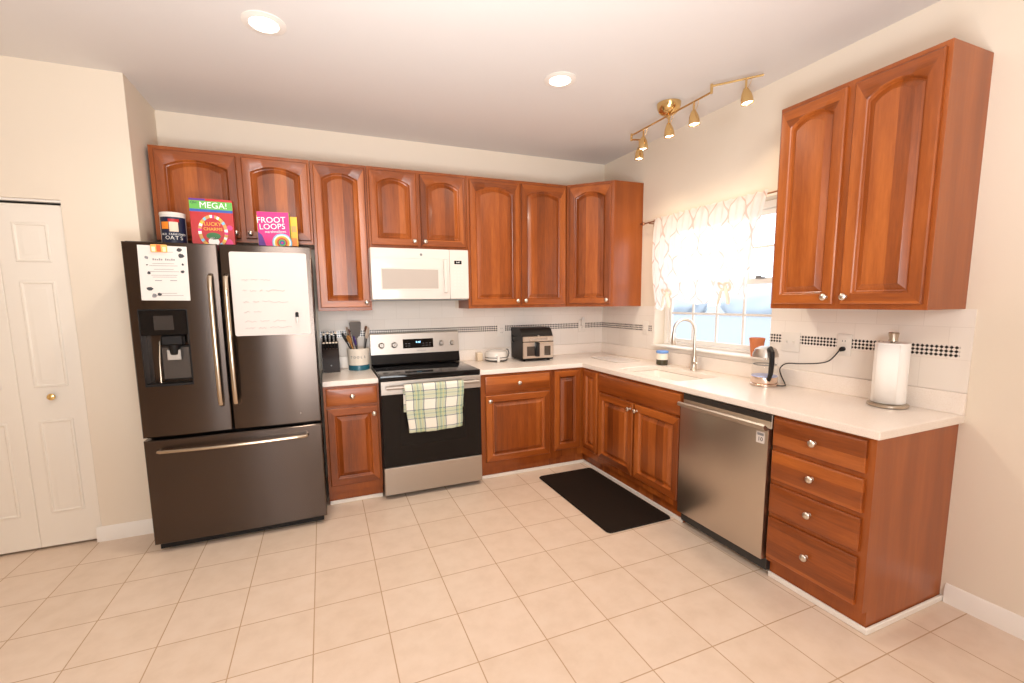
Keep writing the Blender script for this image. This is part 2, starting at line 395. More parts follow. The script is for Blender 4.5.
BY = [(0, -.885), (.10, -.96), (.20, -1.055), (.24, -1.09), (.28, -1.12), (.5, -1.36), (.72, -1.60), (.77, -1.635), (.81, -1.665), (.9, -1.70), (1, -1.75)]
BZ = [(0, 1.375), (.10, 1.355), (.20, 1.44), (.24, 1.47), (.28, 1.46), (.38, 1.43), (.5, 1.405), (.62, 1.42), (.72, 1.46), (.77, 1.50), (.81, 1.50), (.9, 1.47), (1, 1.45)]
def curt(u, v):
    e = v ** 1.25
    y = (Y0 + (Y1 - Y0) * u) * (1 - e) + lerp_tab(BY, u) * e
    zt = 2.125 + .004 * math.sin(u * 97); z = zt + (lerp_tab(BZ, u) - zt) * v
    k = min(1, abs(v - .03) / .1)
    x = CX0 + .010 * math.sin(u * 2 * PI * 17) * (1 - .55 * v) * (.25 + .75 * k) - .03 * math.sin(PI * v) - .012
    for t in (.24, .79):
        w = math.exp(-((u - t) / .07) ** 2)
        x -= w * (.03 * v * v + .012 * math.sin(v * 26) * v)
        x -= .012 * math.exp(-((u - t) / .02) ** 2) * v
    if .24 < u < .79:
        q = math.sin(PI * (u - .24) / .55); x -= .03 * q * v * v; z += .014 * math.sin(v * 20) * q * max(0, v - .6)
    return (x, y, z)
ct = thing('tie_up_curtain', 'sheer cream curtain with coral lattice pattern tied up in the window', 'curtain')
m = M(); m.grid(curt, 150, 60, FAB)
uvl = m.bm.loops.layers.uv.new('cloth'); m.bm.verts.index_update(); 
for f in m.bm.faces:
    for l in f.loops:
        i = l.vert.index; u = (i % 151) / 150; v = (i // 151) / 60; l[uvl].uv = (u * 1.12, v * .74 + .06)
m.build('curtain_panel', ct, smooth=180)
TIE = pmat('coral_ribbon', lin(250, 226, 208), .8)
for u in (.24, .79):
    c = Vector(curt(u, .97)) + Vector((-.028, 0, .012)); m = M()
    for sgn in (-1, 1):
        pts = [c + Vector((-.004 - .012 * math.sin(a), sgn * (.026 * (1 - math.cos(a)) * .9), .022 * math.sin(a) + .006 * (1 - math.cos(a)))) for a in [PI * 2 * k / 14 for k in range(15)]]
        m.tube(pts, .005, TIE, 6, ell=2.0)
        m.tube([c, c + Vector((-.012, sgn * .022, -.03)), c + Vector((-.008, sgn * .034, -.075)), c + Vector((-.012, sgn * .042, -.115))], [.005, .008, .009, .006], TIE, 6, ell=1.8)
    m.lathe([(.006, -.014), (.014, -.006), (.014, .006), (.006, .014)], TIE, T3(c), 10)
    m.build('ribbon_bow', ct)
rod = thing('curtain_rod', 'thin copper brown curtain rod above the sink window', 'curtain rod')
COP = pmat('copper_brown_metal', (.40, .20, .11), .35, 1)
M().tube([(CX0, -.705, 2.105), (CX0, -2.08, 2.105)], .0055, COP, 12).build('rod', rod)
M().lathe([(.004, 0), (.012, .006), (.014, .02), (.008, .034), (.011, .042), (.003, .05)], COP, T3((CX0, -.70, 2.105)) @ RX(-PI / 2), 14).build('finial', rod)
for y in (-.765, -2.03):
    M().box((-.005, y - .012, 2.075), (-.0005, y + .012, 2.135), COP).box((CX0 - .003, y - .004, 2.093), (-.004, y + .004, 2.0995), COP).build('bracket', rod)

# outside
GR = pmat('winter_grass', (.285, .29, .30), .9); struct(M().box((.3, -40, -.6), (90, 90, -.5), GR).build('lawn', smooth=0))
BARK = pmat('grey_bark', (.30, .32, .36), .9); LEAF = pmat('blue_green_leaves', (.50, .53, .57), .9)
for k, (x, y, h, w, lab) in enumerate(((40, 19, 3.6, 5.2, 'hazy blue grey tree outside the window, above the terracotta pot'), (42, 31, 3.9, 5.6, 'hazy blue grey tree outside the window, behind the faucet neck'), (41, 44, 3.5, 5.8, 'hazy blue grey tree outside the window beside its frame near the jar'))):
    t = thing('garden_tree', lab, 'tree', (x, y, -.5))
    M().tube([(0, 0, 0), (.05, .03, h * .35), (0, .1, h * .8)], [.26, .2, .05], BARK, 8).build('trunk', t)
    m = M()
    def crown(u, v):
        a, b_ = u * 2 * PI, PI * v
        r = 1 + .05 * math.sin(5 * a + k) * math.sin(b_) + .03 * math.sin(11 * a + 4 * b_) + .02 * math.sin(9 * b_ + 3 * a)
        return (1.8 * r * math.cos(a) * math.sin(b_), w * r * math.sin(a) * math.sin(b_), h * .36 + h * .62 * r * math.cos(b_))
    m.grid(crown, 60, 30, LEAF); bmesh.ops.remove_doubles(m.bm, verts=m.bm.verts, dist=.001); m.build('foliage', t, smooth=180)

# ------------------------------------------------------------------ wall tile
m = M(); th = .006
m.box((-2.72, -th, 1.0155), (-.0065, -.0005, 1.3945), TILEX).box((-2.332, -th, .93), (-1.576, -.0005, 1.0155), TILEX).box((-2.332, -th, 1.3945), (-1.576, -.0005, 1.462), TILEX)
m.box((-2.715, -th - .0015, STR0), (-.007, -th + .001, STR0 + STRH), STRX)
struct(m.build('wall_tile_back', smooth=0))
m = M()
m.box((-th, -.7965, 1.0155), (-.0005, -.0005, 1.3945), TILEY).box((-th, -2.884, 1.0155), (-.0005, -1.902, 1.3945), TILEY).box((-th, -1.902, 1.0155), (-.0005, -.7965, WZ0 - .001), TILEY)
m.box((-th - .0015, -.768, STR0), (-th + .001, -.008, STR0 + STRH), STRY).box((-th - .0015, -2.845, STR0), (-th + .001, -1.902, STR0 + STRH), STRY)
struct(m.build('wall_tile_right', smooth=0))

# ------------------------------------------------------------------ cabinets
def panel_door(x0, x1, z0, z1, yf, arch=True, mx=None, flat=False, mat=None, stile=.056):
    """raised-panel door in local coords, back on y=yf, front towards -y"""
    m = M(); K = 14; t = .02; w = x1 - x0
    def lp(ins, y, rise):
        a, b, c, d = x0 + ins, x1 - ins, z0 + ins, z1 - ins
        p = [(a, y, c), (b, y, c)]
        for i in range(K + 1):
            s = i / K; p.append((b + (a - b) * s, y, d - rise * (2 * s - 1) ** 2))
        return p
    st = min(stile, w * .24); r = (.040 if w > .3 else .032) if arch else 0
    if flat:                                                    # slab drawer front with eased edge
        L = [lp(0, yf, 0), lp(0, yf - t + .006, 0), lp(.004, yf - t + .003, 0), lp(.009, yf - t + .002, 0), lp(.014, yf - t, 0)]
    else:
        L = [lp(0, yf, 0), lp(0, yf - t + .005, 0), lp(.005, yf - t, 0), lp(st - .006, yf - t, r), lp(st - .001, yf - t + .004, r), lp(st + .003, yf - t + .013, r), lp(st + .008, yf - t + .0155, r), lp(st + .034, yf - t + .003, r * .9), lp(st + .0355, yf - t + .0012, r * .9), lp(st + .039, yf - t + .001, r * .9)]
    m.loops(L, mat or WV)
    if not flat:
        i = m.mi(WH)
        for f in m.bm.faces:
            c = f.calc_center_median()
            if len(f.verts) == 4 and x0 + st - .02 < c.x < x1 - st + .02 and (c.z < z0 + st - .004 or c.z > z1 - st - r * (2 * (c.x - x0 - st) / (w - 2 * st) - 1) ** 2 + .004): f.material_index = i
    if mx is not None: bmesh.ops.transform(m.bm, matrix=mx, verts=m.bm.verts)
    return m
def knob(parent, x, z, y, mx=None):
    p = T3((x, y, z)) @ RX(PI / 2)
    o = M().lathe([(.009, 0), (.0065, .004), (.006, .012), (.012, .017), (.0165, .022), (.0165, .026), (.012, .031), (.004, .033)], NICK, mx @ p if mx is not None else p, 16).build('knob', parent)
    o['label'] = 'round brushed nickel knob'; return o
def door(parent, x0, x1, z0, z1, yf, kx, kz, arch=True, name='door', mx=None, **k):
    o = panel_door(x0, x1, z0, z1, yf, arch, mx, **k).build(name, parent)
    if kx is not None: knob(o, kx, kz, yf - .02, mx)
    return o
ZB, ZT, UD = 1.395, 2.472, .305
def upper(label, loc, rz, w, h, doors, knob_sides, ztop=.026, zbot=.026, e=.016, gap=.016):
    t = thing('wall_cabinet', label, 'cabinet', loc, rz)
    M().box((.0005, -.0005, 0), (w - .0005, -UD, h), WC, .0015).build('carcass', t)
    n = len(doors)
    for (a, b), ks in zip(doors, knob_sides):
        door(t, a, b, zbot, h - ztop, -UD, (b - .028) if ks > 0 else (a + .028), zbot + .035)
    return t
# over the fridge
upper('wide short cherry wall cabinet with two arched doors above the refrigerator', (-3.66, 0, 1.878), 0, .944, ZT - 1.878, [(.03, .487), (.518, .930)], [1, -1])
upper('narrow tall cherry wall cabinet with one arched door between fridge and microwave', (-2.714, 0, ZB), 0, .388, ZT - ZB, [(.020, .374)], [1])
upper('short cherry wall cabinet with two arched doors directly above the white microwave', (-2.325, 0, 1.868), 0, .780, ZT - 1.868, [(.014, .369), (.397, .766)], [1, -1])
upper('tall two door cherry wall cabinet between microwave and corner, above the air fryer', (-1.544, 0, ZB), 0, .936, ZT - ZB, [(.022, .466), (.486, .920)], [1, -1])
bc = upper('large two door cherry wall cabinet beside the window, above the kettle', (0, -2.119, ZB), -PI / 2, .727, ZT - ZB, [(.016, .345), (.381, .711)], [1, -1])
t = thing('corner_wall_cabinet', 'angled cherry corner wall cabinet with one arched door and plain side panel', 'cabinet', (0, 0, ZB))
q = .603; hh = ZT - ZB
M().prism([(-q, -.0005), (-.0005, -.0005), (-.0005, -q), (-UD, -q), (-q, -UD)], 0, hh, WC).build('carcass', t)
dm = T3((-(q + UD) / 2, -(q + UD) / 2, 0)) @ RZ(-PI / 4)
door(t, -.186, .186, .026, hh - .026, 0, .158, .061, mx=dm)

BD, BH, TOE, TZ = .61, .8745, .577, .098
def base_carcass(t, w):
    M().prism([(-.001, 0), (-TOE, 0), (-TOE, TZ), (-BD, TZ), (-BD, BH), (-.001, BH)], .0005, w - .0005, WC, 'x').build('carcass', t)
def drawer(t, x0, x1, z0, z1, k=True, name='drawer'):
    o = panel_door(x0, x1, z0, z1, -BD, flat=True, mat=WH).build(name, t)
    if k: knob(o, (x0 + x1) / 2, (z0 + z1) / 2, -BD - .02)
    return o
t = thing('base_cabinet', 'narrow cherry base cabinet with drawer and door between fridge and range', 'cabinet', (-2.715, 0, 0)); base_carcass(t, .377)
drawer(t, .018, .362, .735, .86); door(t, .018, .362, .15, .715, -BD, .334, .66, arch=False)
t = thing('base_cabinet', 'cherry base cabinet with wide drawer over one door beside the range, under the air fryer', 'cabinet', (-1.566, 0, 0)); base_carcass(t, .638)
drawer(t, .048, .622, .725, .855); door(t, .048, .622, .15, .70, -BD, .078, .66, arch=False)
t = thing('corner_base_cabinet', 'cherry corner base cabinet with two narrow doors meeting in the inside corner', 'cabinet', (0, 0, 0))
e = .927; m = M(); yb_ = -.862
m.prism([(-e, -.001), (-.001, -.001), (-.001, yb_), (-BD, yb_), (-BD, -BD), (-e, -BD)], TZ, BH, WV).prism([(-e, -.001), (-.001, -.001), (-.001, yb_), (-TOE, yb_), (-TOE, -TOE), (-e, -TOE)], 0, TZ, WV)
m.build('carcass', t)
door(t, -.897, -.642, .165, .858, -BD, None, None, arch=False)
door(t, .642, .852, .165, .858, -BD, None, None, arch=False, mx=RZ(-PI / 2))
t = thing('sink_base_cabinet', 'cherry sink base cabinet with long false drawer front and two doors', 'cabinet', (0, -.863, 0), -PI / 2)
for x in (.0005, .9185): M().prism([(-.001, 0), (-TOE, 0), (-TOE, TZ), (-BD, TZ), (-BD, BH), (-.001, BH)], x, x + .018, WV, 'x').build('side_panel', t)
M().box((.019, -BD, TZ), (.918, -BD + .018, BH), WV).build('face_frame', t)
M().box((.019, -BD + .019, TZ), (.918, -.02, TZ + .016), WV).build('bottom_panel', t)
M().box((.019, -.019, TZ), (.918, -.001, BH), WV).build('back_panel', t)
M().box((.019, -TOE, .0005), (.918, -TOE + .016, TZ - .001), WV).build('toe_board', t)
drawer(t, .012, .92, .72, .857, False, 'false_drawer_front'); door(t, .02, .456, .15, .70, -BD, .428, .655, arch=False); door(t, .476, .92, .15, .70, -BD, .504, .655, arch=False)
t = thing('drawer_cabinet', 'cherry base cabinet with four stacked drawers at the counter end', 'cabinet', (0, -2.412, 0), -PI / 2)
M().prism([(-.001, 0), (-TOE, 0), (-TOE, TZ), (-BD, TZ), (-BD, BH), (-.001, BH)], .0005, .454, WC, 'x').build('carcass', t)
for a, b in ((.72, .86), (.545, .692), (.37, .518), (.125, .342)): drawer(t, .008, .425, a, b)
# shoe moulding
def shoe(name, pts):
    m = M()
    for (a, b) in pts: m.box((*a, 0.0002), (*b, .028), TRIM, .004)
    return struct(m.build(name))
shoe('trim_2', [((-2.712, -TOE - .016), (-2.340, -TOE - .001))])
shoe('trim_3', [((-1.565, -TOE - .016), (-TOE - .017, -TOE - .001)), ((-TOE - .016, -TOE - .001), (-TOE - .001, -1.798))])
shoe('trim_4', [((-TOE - .016, -2.882), (-TOE - .001, -2.413)), ((-TOE - .001, -2.882), (-.001, -2.8675))])
struct(M().box((-.56, -2.41, .0002), (-.545, -1.80, .012), TRIM, .002).build('trim_5'))

# ------------------------------------------------------------------ worktops and sink
CZ0, CZ1, CDP, CE = .876, .914, .635, -2.886
t = thing('countertop', 'long cream speckled worktop in an L from range to window wall end', 'countertop', (0, 0, 0))
xs = [-1.568, -CDP, -.535, -.155, -.001]; ys = [CE, -1.66, -1.02, -CDP, -.001]
def cs(i, j):
    if i == 0 and j < 3: return False
    return not (i == 2 and j == 1)
top = M().slab(xs, ys, cs, 0, 0, CTR, lambda u, v, k: (u, v, CZ1 if k else CZ0)).build('worktop', t, smooth=0)
bv = top.modifiers.new('edge', 'BEVEL'); bv.width = .005; bv.segments = 2; bv.limit_method = 'ANGLE'
M().box((-1.568, -.02, CZ1), (-.001, -.0005, 1.0145), CTR, .003).box((-.02, CE, CZ1), (-.0005, -.021, 1.0145), CTR, .003).build('backsplash_lip', t)
t = thing('countertop', 'short cream worktop between fridge and range holding the knife block', 'countertop', (0, 0, 0))
M().box((-2.716, -CDP, CZ0), (-2.340, -.0005, CZ1), CTR, .004).build('worktop', t)
M().box((-2.716, -.02, CZ1 + .0003), (-2.340, -.0005, 1.0145), CTR, .003).build('backsplash_lip', t)
SNK = pmat('sink_composite', lin(246, 238, 228), .25, coat=.3)
t = thing('sink', 'cream undermount sink basin in the worktop below the window', 'sink', (-.345, -1.34, CZ0))
def rrect(a, b, r, z, n=5):
    p = []
    for cx, cy, s in ((a - r, b - r, 0), (-a + r, b - r, 1), (-a + r, -b + r, 2), (a - r, -b + r, 3)):
        for k in range(n + 1):
            an = PI / 2 * (s + k / n); p.append((cx + r * math.cos(an), cy + r * math.sin(an), z))
    return p
M().loops([rrect(.205, .335, .03, -.001), rrect(.187, .317, .04, -.001), rrect(.178, .308, .05, -.15), rrect(.15, .28, .06, -.18), rrect(.05, .05, .045, -.185)], SNK, cap0=False).build('basin', t)
M().lathe([(.045, -.182), (.03, -.184), (.028, -.19)], NICK, seg=20).build('drain', t)
# faucet
t = thing('faucet', 'tall brushed nickel gooseneck faucet with side lever behind the sink', 'faucet', (-.085, -1.345, CZ1 + .0008), 2.55)
M().lathe([(.028, 0), (.028, .006), (.022, .012), (.021, .09), (.018, .10)], NICK).build('base', t)
pts = [(0, 0, .09), (0, 0, .27)] + [(.075 - .075 * math.cos(a), 0, .30 + .085 * math.sin(a)) for a in [PI * k / 12 for k in range(0, 13)]] + [(.152, 0, .27)]
M().tube(pts, .0115, NICK, 14, upv=(0, 1, 0)).build('neck', t)
M().lathe([(.012, .0), (.0165, -.02), (.0175, -.085), (.014, -.093)], NICK, T3((.152, 0, .285)), 16).build('spray_head', t)
M().tube([(0, .018, .055), (0, .045, .058), (0.0, .10, .066)], [.012, .009, .005], NICK, 10).build('lever', t)

# ------------------------------------------------------------------ refrigerator
FX0, FX1, FT = -3.672, -2.733, 1.80
t = thing('refrigerator', 'dark stainless french door refrigerator with freezer drawer below', 'refrigerator', ((FX0 + FX1) / 2, -.465, 0))
ox, oy = (FX0 + FX1) / 2, -.465; hw = (FX1 - FX0) / 2
BODY = pmat('dark_fridge_side', (.045, .042, .042), .4, .3)
M().box((-hw + .004, .37, .03), (hw - .004, -.295, FT - .02), BODY, .006).box((-hw + .02, -.296, .018), (hw - .02, -.375, .054), BLK).build('body', t)
for sx in (-1, 1):
    for yy in (-.30, .33): M().lathe([(.022, .0005), (.022, .012), (.014, .014), (.014, .031)], BLK, T3((sx * (hw - .06), yy, 0)), 12).build('foot', t)
for sx in (-1, 1): M().box((sx * (hw - .01), -.20, FT - .021), (sx * (hw - .16), -.385, FT + .004), BLK, .004).build('hinge_cover', t)
seam = -.022
YFD = -.40
def curved(x0, x1, z0, z1, hole=None, n=14):
    xs = sorted(set([x0 + .006, x1 - .006] + [x0 + (x1 - x0) * i / n for i in range(n + 1)] + ([hole[0], hole[1]] if hole else []))); zs = sorted(set([z0, z0 + .006, z1 - .006, z1] + ([hole[2], hole[3]] if hole else [])))
    c, h = (x0 + x1) / 2, (x1 - x0) / 2
    def put(u, v, k):
        if k == 0: return (u, YFD + .095, v)
        y = YFD - .010 * (1 - ((u - c) / h) ** 2)
        if abs(u - x0) < 1e-6 or abs(u - x1) < 1e-6 or abs(v - z0) < 1e-6 or abs(v - z1) < 1e-6: y += .006
        return (u, y, v)
    def solid(i, j):
        if not hole: return True
        a, b = (xs[i] + xs[i + 1]) / 2, (zs[j] + zs[j + 1]) / 2
        return not (hole[0] < a < hole[1] and hole[2] < b < hole[3])
    return M().slab(xs, zs, solid, 0, 0, DSTEEL, put)
DSP = (-3.632 - ox, -3.400 - ox, .995, 1.432)
dl = curved(-hw, seam - .004, .70, FT, DSP).build('door', t); dl['label'] = 'dark steel door with water dispenser and paper notice'
dr_ = curved(seam + .004, hw, .70, FT).build('door', t); dr_['label'] = 'dark steel door under the whiteboard'
fz = curved(-hw, hw, .055, .682, n=24).build('freezer_drawer', t)
def vhandle(par, x, lab):
    pts = [(x, YFD - .006, 1.625), (x, YFD - .042, 1.61)] + [(x, YFD - .05 - .012 * math.sin(PI * k / 10), 1.59 - .70 * k / 10) for k in range(11)] + [(x, YFD - .042, .872), (x, YFD - .006, .858)]
    o = M().tube(pts, .0095, CHAMP, 10, ell=1.35, upv=(0, 1, 0)).build('handle', par); o['label'] = 'bowed champagne metal bar handle'
vhandle(dl, seam - .045, ''); vhandle(dr_, seam + .032, '')
pts = [(-.398, YFD - .004, .622), (-.392, YFD - .040, .622)] + [(-.382 + .75 * k / 16, YFD - .046 - .022 * math.sin(PI * k / 16), .622) for k in range(17)] + [(.378, YFD - .040, .622), (.384, YFD - .004, .622)]
o = M().tube(pts, .0105, CHAMP, 10, ell=1.0, upv=(0, 0, 1)).build('handle', fz)
# dispenser
a, b, c, d = DSP; m = M(); yb2 = YFD + .07
m.box((a, yb2, c), (b, yb2 + .004, d), DSTEEL)
for bx in (((a, YFD - .004, c), (a + .006, yb2, d)), ((b - .006, YFD - .004, c), (b, yb2, d)), ((a + .006, YFD - .004, d - .006), (b - .006, yb2, d)), ((a + .006, YFD - .006, c), (b - .006, yb2, c + .012))): m.box(*bx, BLK)
m.build('dispenser_niche', dl)
M().box((a + .006, YFD - .008, 1.285), (b - .006, YFD + .05, d - .006), BLKG, .003).box((a + .07, YFD - .0088, 1.315), (b - .07, YFD - .0078, 1.395), pmat('touch_panel', (.035, .03, .028), .12)).build('control_panel', dl)
DPAN = pmat('dispenser_pad', (.10, .085, .075), .3, .6)
m = M(); m.box((a + .09, YFD + .0, 1.225), (b - .035, YFD + .05, 1.284), BLK, .008).lathe([(.03, 0), (.024, -.05), (.02, -.055)], BLK, T3(((a + b) / 2 + .03, YFD + .025, 1.225)), 14)
m.box(((a + b) / 2 - .005, YFD + .01, 1.14), ((a + b) / 2 + .062, YFD + .016, 1.2), pmat('dispenser_paddle', (.62, .60, .57), .25, .6), .003, mx=None)
m.box((a + .07, YFD + .045, 1.02), (b - .012, YFD + .066, 1.22), DPAN, .01)
m.build('nozzle', dl)
M().tube([(a + .066, YFD + .03, 1.01), (a + .066, YFD + .035, 1.12), (a + .072, YFD + .05, 1.25)], .005, CHAMP, 8).build('niche_trim', dl)
M().text('SAMSUNG', .022, pmat('badge_silver', (.6, .58, .55), .3, .8), T3((.30, YFD - .0065, 1.775)) @ UPRIGHT).build('badge', dr_)
M().disc((.345, YFD - .0068, .765), .011, pmat('energy_mark', (.30, .24, .2), .4, .5), axis='y').build('badge', dr_)
# paper, clip, whiteboard, marker
t = thing('paper_notice', 'white printed paper notice on the refrigerator door above the dispenser', 'paper', (-3.488, -.413, 1.63))
t.location.y = YFD + oy - .0125
M().box((-.113, 0, -.15), (.113, .0008, .15), PAPER).build('sheet', t).rotation_euler = (0, math.radians(1), 0)
m = M(); U = lambda x, z, y=-.0006: T3((x, y, z)) @ UPRIGHT
for k in range(11):
    if k != 5: m.box((-.047 + k * .0095, -.0006, .07), (-.0405 + k * .0095, -.0003, .081 - .002 * (k % 3)), INKG)
for k in range(9):
    z = [.115, .052, .04, .02, .008, -.012, -.022, -.112, -.124][k]; w = [.05, .05, .065, .045, .07, .06, .055, .05, .08][k]
    m.box((-w + (.02 if k > 6 else .0), -.0006, z), (w, -.0003, z + .0022), INKG)
for x in (-.03, .04):
    m.box((x - .016, -.0006, -.042), (x + .016, -.0003, -.038), INKG)
for (x, z, s) in ((-.075, .085, .013), (-.07, .0, .011), (.085, .01, .012), (.085, .095, .018), (.08, .13, .014), (-.075, -.085, .018), (-.055, -.125, .016), (-.03, -.115, .012), (-.075, .045, .006), (.09, .05, .008)):
    pl = [(x + s * (.6 + .5 * random.random()) * math.cos(2 * PI * k / 7), z + s * (.5 + .5 * random.random()) * math.sin(2 * PI * k / 7)) for k in range(7)]
    m.prism(pl, -.0003, -.0006, INKG if s > .012 and random.random() < .6 else INK, 'y')
m.build('printing', t)
cl = thing('magnetic_clip', 'orange and white magnetic clip holding the paper notice', 'clip', (-3.50, YFD + oy - .0135, 1.765))
M().box((-.038, -.008, -.021), (.038, .0, .021), pmat('orange_plastic', lin(246, 178, 96), .4), .003).build('clip_body', cl)
m = M()
for x, w, c in ((-.024, .016, lin(250, 232, 190)), (.0, .02, lin(226, 92, 44)), (.025, .014, lin(250, 226, 180))): m.box((x - w / 2, -.0088, -.018), (x + w / 2, -.0079, .008 if x else .018), pmat('clip_colour', c, .5))
m.build('clip_stripes', cl)
WBY = YFD + oy - .0165
wb = thing('whiteboard', 'white magnetic dry erase board with faint notes on the refrigerator', 'whiteboard', (-2.965, WBY, 1.512))
m = M(); m.loops([[(p[0], 0, p[1]) for p in rrect(.205, .246, .012, 0)], [(p[0], .0045, p[1]) for p in rrect(.205, .246, .012, 0)]], pmat('whiteboard_gloss', lin(212, 202, 196), .5, spec=.25)); m.build('board', wb)
FAINT = pmat('faint_marker', lin(176, 168, 168), .6); FRED = pmat('faint_red_marker', lin(214, 150, 140), .6)
random.seed(3)
for row, z in enumerate((.085, .02, -.045, -.105, -.16, -.20)):
    x = -.15
    for wlen in ((.03, .03, .05), (.02, .03, .015, .10), (.03, .03, .14), (.03, .04), (.06, .05, .07), (.05, .04, .12))[row]:
        pts = [(x + wlen * k / 8, -.0005, z + random.uniform(-.006, .006)) for k in range(9)]
        m = M().tube(pts, .0011, FRED if row == 1 and wlen > .012 and x > -.1 else FAINT, 4); m.build('handwriting', wb); x += wlen + .02
mk = thing('marker', 'small black capped dry erase marker stuck to the whiteboard', 'marker', (-2.832, WBY - .0095, 1.37))
M().lathe([(.008, -.034), (.009, -.03), (.009, .002)], pmat('marker_barrel', lin(214, 210, 206), .4), seg=14).build('barrel', mk)
M().lathe([(.0095, .002), (.0095, .026), (.006, .032)], BLK, seg=14).build('cap', mk)

# things on top of the fridge
def carton(name, label, loc, w, h, d, rz, front, side):
    t = thing(name, label, 'cereal box', loc, rz)
    M().box((-w / 2, -d / 2, 0), (w / 2, d / 2, h), side, .0015).box((-w / 2 + .001, -d / 2 - .0008, .001), (w / 2 - .001, -d / 2 + .0005, h - .001), front).build('carton', t)
    return t
RED = pmat('red_card', lin(186, 16, 22), .4); GRN = pmat('green_card', lin(96, 178, 70), .4); BLU = pmat('blue_card', lin(38, 84, 170), .4); YEL = pmat('yellow_card', lin(248, 190, 48), .4); PNK = pmat('magenta_card', lin(222, 40, 128), .4); WHC = pmat('white_card', lin(250, 248, 244), .4); BROWN = pmat('tan_cereal', lin(206, 160, 96), .6); PUR = pmat('purple_card', lin(92, 44, 140), .4); ORG = pmat('orange_card', lin(244, 140, 40), .4); LBL = pmat('pale_blue_card', lin(120, 190, 226), .4); NAVY = pmat('navy_card', lin(24, 32, 60), .4); DKG = pmat('dark_green_card', lin(40, 110, 48), .4)
FZ = FT - .0195
def onbox(d, k=0): return -d / 2 - .0012 - k * .0007
t = carton('cereal_box', 'tall red cereal box with green MEGA banner on top of the fridge', (-3.30, -.50, FZ), .232, .333, .075, .05, RED, RED)
d = .075; m = M()
m.box((-.115, onbox(d) - .0003, .268), (.115, onbox(d) + .0006, .318), GRN).box((-.115, onbox(d) - .0003, .252), (.115, onbox(d) + .0006, .268), BLU).box((-.115, onbox(d) - .0003, .319), (-.03, onbox(d) + .0006, .331), PUR)
m.text('MEGA!', .052, WHC, T3((.012, onbox(d, 1), .292)) @ UPRIGHT, squash=.98)
m.text('OH', .022, NAVY, T3((-.092, onbox(d, 1), .305)) @ UPRIGHT)
m.build('banner', t)
m = M()
def ring(m, cx, cz, rx, rz_, w, y, mats, n=36):
    for k in range(n):
        a0, a1 = 2 * PI * k / n, 2 * PI * (k + 1) / n
        p = [(cx + (rx + s) * math.cos(a), y, cz + (rz_ + s) * math.sin(a)) for a, s in ((a0, 0), (a1, 0), (a1, w), (a0, w))]
        f = m.bm.faces.new([m.bm.verts.new(v) for v in p]); f.material_index = m.mi(mats[k % len(mats)])
ring(m, 0, .132, .062, .085, .018, onbox(d, 0), [WHC, BROWN, BROWN, LBL, BROWN, YEL, WHC, BROWN, PNK])
m.text('LUCKY', .030, YEL, T3((0, onbox(d, 1), .178)) @ UPRIGHT).text('CHARMS', .026, YEL, T3((0, onbox(d, 1), .147)) @ UPRIGHT)
for q in ((.0, .105, .04, .022, DKG), (.0, .07, .03, .028, WHC), (.092, .16, .016, .016, PNK), (.085, .06, .02, .03, PNK)):
    m.prism([(q[0] + q[2] * math.cos(2 * PI * k / 12), q[1] + q[3] * math.sin(2 * PI * k / 12)) for k in range(12)], onbox(d, 0) - .0002, onbox(d, 0), q[4], 'y')
m.build('front_print', t)
t = carton('cereal_box', 'magenta cereal box with a rainbow ring on its front, on top of the fridge', (-2.95, -.53, FZ), .19, .272, .055, -.06, PNK, GRN)
d = .055; m = M()
m.text('FROOT', .052, WHC, T3((-.012, onbox(d, 1), .218)) @ UPRIGHT @ RZ(.05)).text('LOOPS', .050, WHC, T3((-.008, onbox(d, 1), .176)) @ UPRIGHT @ RZ(.05)).text('marshmallows', .022, WHC, T3((.01, onbox(d, 1), .145)) @ UPRIGHT @ RZ(.05))
m.prism([(-.095, .004), (-.02, .004), (-.05, .05), (-.07, .12), (-.095, .145)], onbox(d) - .0003, onbox(d), PUR, 'y')
for k, mt in enumerate((LBL, WHC, YEL, ORG, RED, GRN, BLU)):
    ring(m, .045, .075, .052 - .0075 * k, .052 - .0075 * k, .0075, onbox(d) - .0001 - .0001 * k, [mt])
m.build('front_print', t)
t = carton('cereal_box', 'yellow orange cereal box half hidden behind the magenta one on the fridge', (-2.936, -.445, FZ), .245, .262, .055, .04, YEL, ORG)
M().box((-.116, onbox(.055) - .0003, .05), (.116, onbox(.055) + .0004, .12), ORG).box((.085, onbox(.055) - .0005, .16), (.116, onbox(.055), .20), BROWN).build('front_print', t)
t = thing('oats_canister', 'round cardboard oats canister with navy label on top of the fridge', 'canister', (-3.515, -.50, FZ))
M().lathe([(.066, 0), (.066, .225), (.064, .228)], PAPER, seg=32).build('tube', t)
M().lathe([(.0675, .222), (.0675, .236), (.062, .238)], WHT, seg=32).build('lid', t)
def cyl_label(m, r, a0, a1, z0, z1, mat, n=14):
    m.loops([[(r * math.sin(a0 + (a1 - a0) * k / n), -r * math.cos(a0 + (a1 - a0) * k / n), z) for k in range(n + 1)] for z in (z0, z1)], mat, False, False, closed=False)
m = M(); cyl_label(m, .0668, -1.0, 1.45, .012, .208, NAVY); cyl_label(m, .0671, -1.0, 1.45, .0, .014, RED); cyl_label(m, .0671, -.8, -.15, .135, .178, ORG); cyl_label(m, .0672, -.1, .6, .12, .19, pmat('peach_print', lin(240, 214, 190), .6)); cyl_label(m, .0673, -.15, .7, .178, .196, RED)
for k, ch in enumerate('OLD FASHIONED'): m.text(ch, .016, WHC, RZ((k - 6) * .155 + .2) @ T3((0, -.0676, .104)) @ UPRIGHT)
for k, ch in enumerate('OATS'): m.text(ch, .032, WHC, RZ((k - 1.5) * .36 + .25) @ T3((0, -.0676, .082)) @ UPRIGHT)
